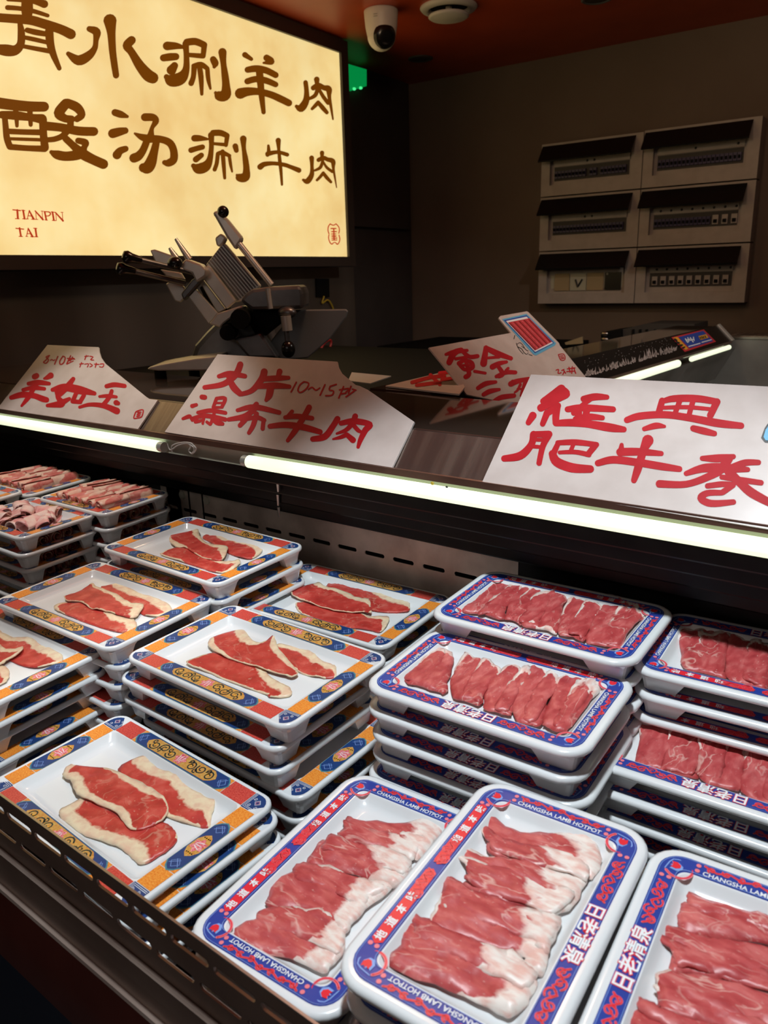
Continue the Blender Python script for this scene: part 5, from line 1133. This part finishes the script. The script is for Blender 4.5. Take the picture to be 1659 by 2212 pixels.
for key, (cr, way, L) in LAMB.items():
    for i, t in enumerate(L):
        pts = xyz(t); pf = 0.0034 if way == 1 else 0.0032
        if way == 1: pts = [(x_, y_, w_ if w_ > 10 else 0) for x_, y_, w_ in pts]
        meat('lamb_slice', pts, cr, key, 0.0012+0.0004*i, pf, M['lamb%d' % way], '%s lamb slice from the %s on %s' % (NUM[i], 'left' if way == 1 else 'back', SHORT[key]), 'folded lamb slices on the blue trays',
             curl=0.0028, seed=ord(key[0])+ord(key[1])*5+i*11, plift=0.003, grow=1.01, way=way)

# pork rolls: a thin striped sheet rolled two and a half turns
def roll_mesh(seed, Lr=0.060, R0=0.0122):
    rnd = random.Random(seed); nt, nx = 46, 12; V = []; F = []; fat = []; turns = 2.3; ph = rnd.uniform(0, 6)
    for i in range(nt+1):
        t = i/nt; a = 2*pi*turns*t+ph; r0 = 0.0035+(R0-0.0035)*t
        for j in range(nx+1):
            x = -Lr/2+Lr*j/nx; wv = noise.noise(Vector((x*60, t*6, seed)))
            r = r0*(1+0.10*wv); xx = x+0.004*noise.noise(Vector((t*7, j*0.4, seed+5)))
            V.append((xx, r*cos(a)*1.05, r*sin(a)*0.92)); fat.append(1.0+0.75*sin(a*1.6+x*95+ph*2+2.0*wv)+0.2*sin(a*5))
    for i in range(nt):
        for j in range(nx): F.append((i*(nx+1)+j, i*(nx+1)+j+1, (i+1)*(nx+1)+j+1, (i+1)*(nx+1)+j))
    me = bpy.data.meshes.new('pork_roll'); me.from_pydata(V, [], F); me.materials.append(M['pork'])
    me.attributes.new('fat', 'FLOAT', 'POINT').data.foreach_set('value', fat); me.polygons.foreach_set('use_smooth', [True]*len(F)); me.update(); return me
def curl_mesh(seed):
    rnd = random.Random(seed); nu, nv_ = 26, 8; V = []; F = []; fat = []; k1 = rnd.uniform(1.6, 2.6)*pi; wd_ = rnd.uniform(0.016, 0.024)
    for i in range(nu+1):
        t = i/nu; a = k1*t; r = 0.006+0.010*t
        for j in range(nv_+1):
            s = (j/nv_-0.5)*2; w = noise.noise(Vector((t*4, s*1.5, seed)))
            V.append((s*wd_+0.006*t*w, r*cos(a)*1.5+0.004*w, r*sin(a)*0.75+0.003*w)); fat.append(1.15+0.7*sin(s*2.5+t*5+seed)+0.3*w)
    for i in range(nu):
        for j in range(nv_): F.append((i*(nv_+1)+j, i*(nv_+1)+j+1, (i+1)*(nv_+1)+j+1, (i+1)*(nv_+1)+j))
    me = bpy.data.meshes.new('pork_curl'); me.from_pydata(V, [], F); me.materials.append(M['porkpale'])
    me.attributes.new('fat', 'FLOAT', 'POINT').data.foreach_set('value', fat); me.polygons.foreach_set('use_smooth', [True]*len(F)); me.update(); return me
ROLLS = [roll_mesh(s) for s in range(5)]; CURLS = [curl_mesh(s) for s in range(6)]
def put_roll(me, name, mtx, lx, ly, lz, rz, rx, label, group, cat):
    o = link(name, me); m = mtx @ Matrix.Translation((lx, ly, lz)) @ Matrix.Rotation(rz, 4, 'Z') @ Matrix.Rotation(rx, 4, 'X')
    o.location = m.to_translation(); o.rotation_euler = m.to_euler(); tag(o, label, cat, group)
    s = o.modifiers.new('thickness', 'SOLIDIFY'); s.thickness = 0.0014; return o
random.seed(3); wf = HT+WELL
for key in ('P1', 'P2'):
    kd, x, y, z, yaw = ST[key]; mt = tray_matrix(x, y, Z(z), yaw)
    for row, (ry, rn) in enumerate(((-0.024, 'front'), (0.028, 'rear'))):
        for i in range(7):
            lx = -0.069+i*0.0228+(0.003 if row else 0)
            put_roll(random.choice(ROLLS), 'pork_roll', mt, lx, ry+random.uniform(-0.003, 0.003), wf+0.0128, pi/2+random.uniform(-0.12, 0.12)-0.25, random.uniform(0, 6), '%s pork roll from the left, %s row, on %s' % (NUM[i], rn, SHORT[key]), 'rolled pork slices', 'meat roll')
for key, lv in (('P2', (1, 2)), ('P3', (1, 2, 3))):
    kd, x, y, z, yaw = ST[key]
    for l in lv:
        dx, dy, dz = LOW[key][l]; mt = tray_matrix(x+dx, y+dy, Z(z-dz), yaw)
        for i in range(4):
            put_roll(random.choice(ROLLS), 'pork_roll', mt, 0.046+random.uniform(-0.003, 0.003), -0.036+i*0.024, wf+0.0125, random.uniform(-0.1, 0.1), random.uniform(0, 6), '%s pork roll from front, tray %s in %s' % (NUM[i], ORD[l].replace(' from the top', ''), DESC[key]), 'rolled pork slices', 'meat roll')
kd, x, y, z, yaw = ST['P3']; mt = tray_matrix(x, y, Z(z), yaw)
spots = [(-0.06, -0.03), (-0.035, -0.005), (-0.055, 0.025), (-0.01, -0.03), (-0.012, 0.005), (-0.02, 0.03), (0.018, -0.028), (0.02, 0.002), (0.015, 0.032), (0.045, -0.018), (0.05, 0.012), (0.065, -0.005), (0.0, -0.012), (-0.03, -0.035)]
WHERE = ['at the far left front', 'left of the middle', 'at the left rear', 'at the front middle', 'exactly in the middle', 'at the middle rear', 'front right of the middle', 'right of the middle', 'at the right rear', 'near the front right corner', 'near the rear right corner', 'at the far right end', 'on top in the middle', 'on the front left edge']
for i, (lx, ly) in enumerate(spots):
    put_roll(CURLS[i % 6], 'pork_slice', mt, lx, ly, wf+0.010+(0.008 if i >= 12 else 0), random.uniform(0, 6.28), random.uniform(-0.5, 0.5), 'curled pork slice %s of %s' % (WHERE[i], SHORT['P3']), 'loose curled pork slices', 'meat slice')
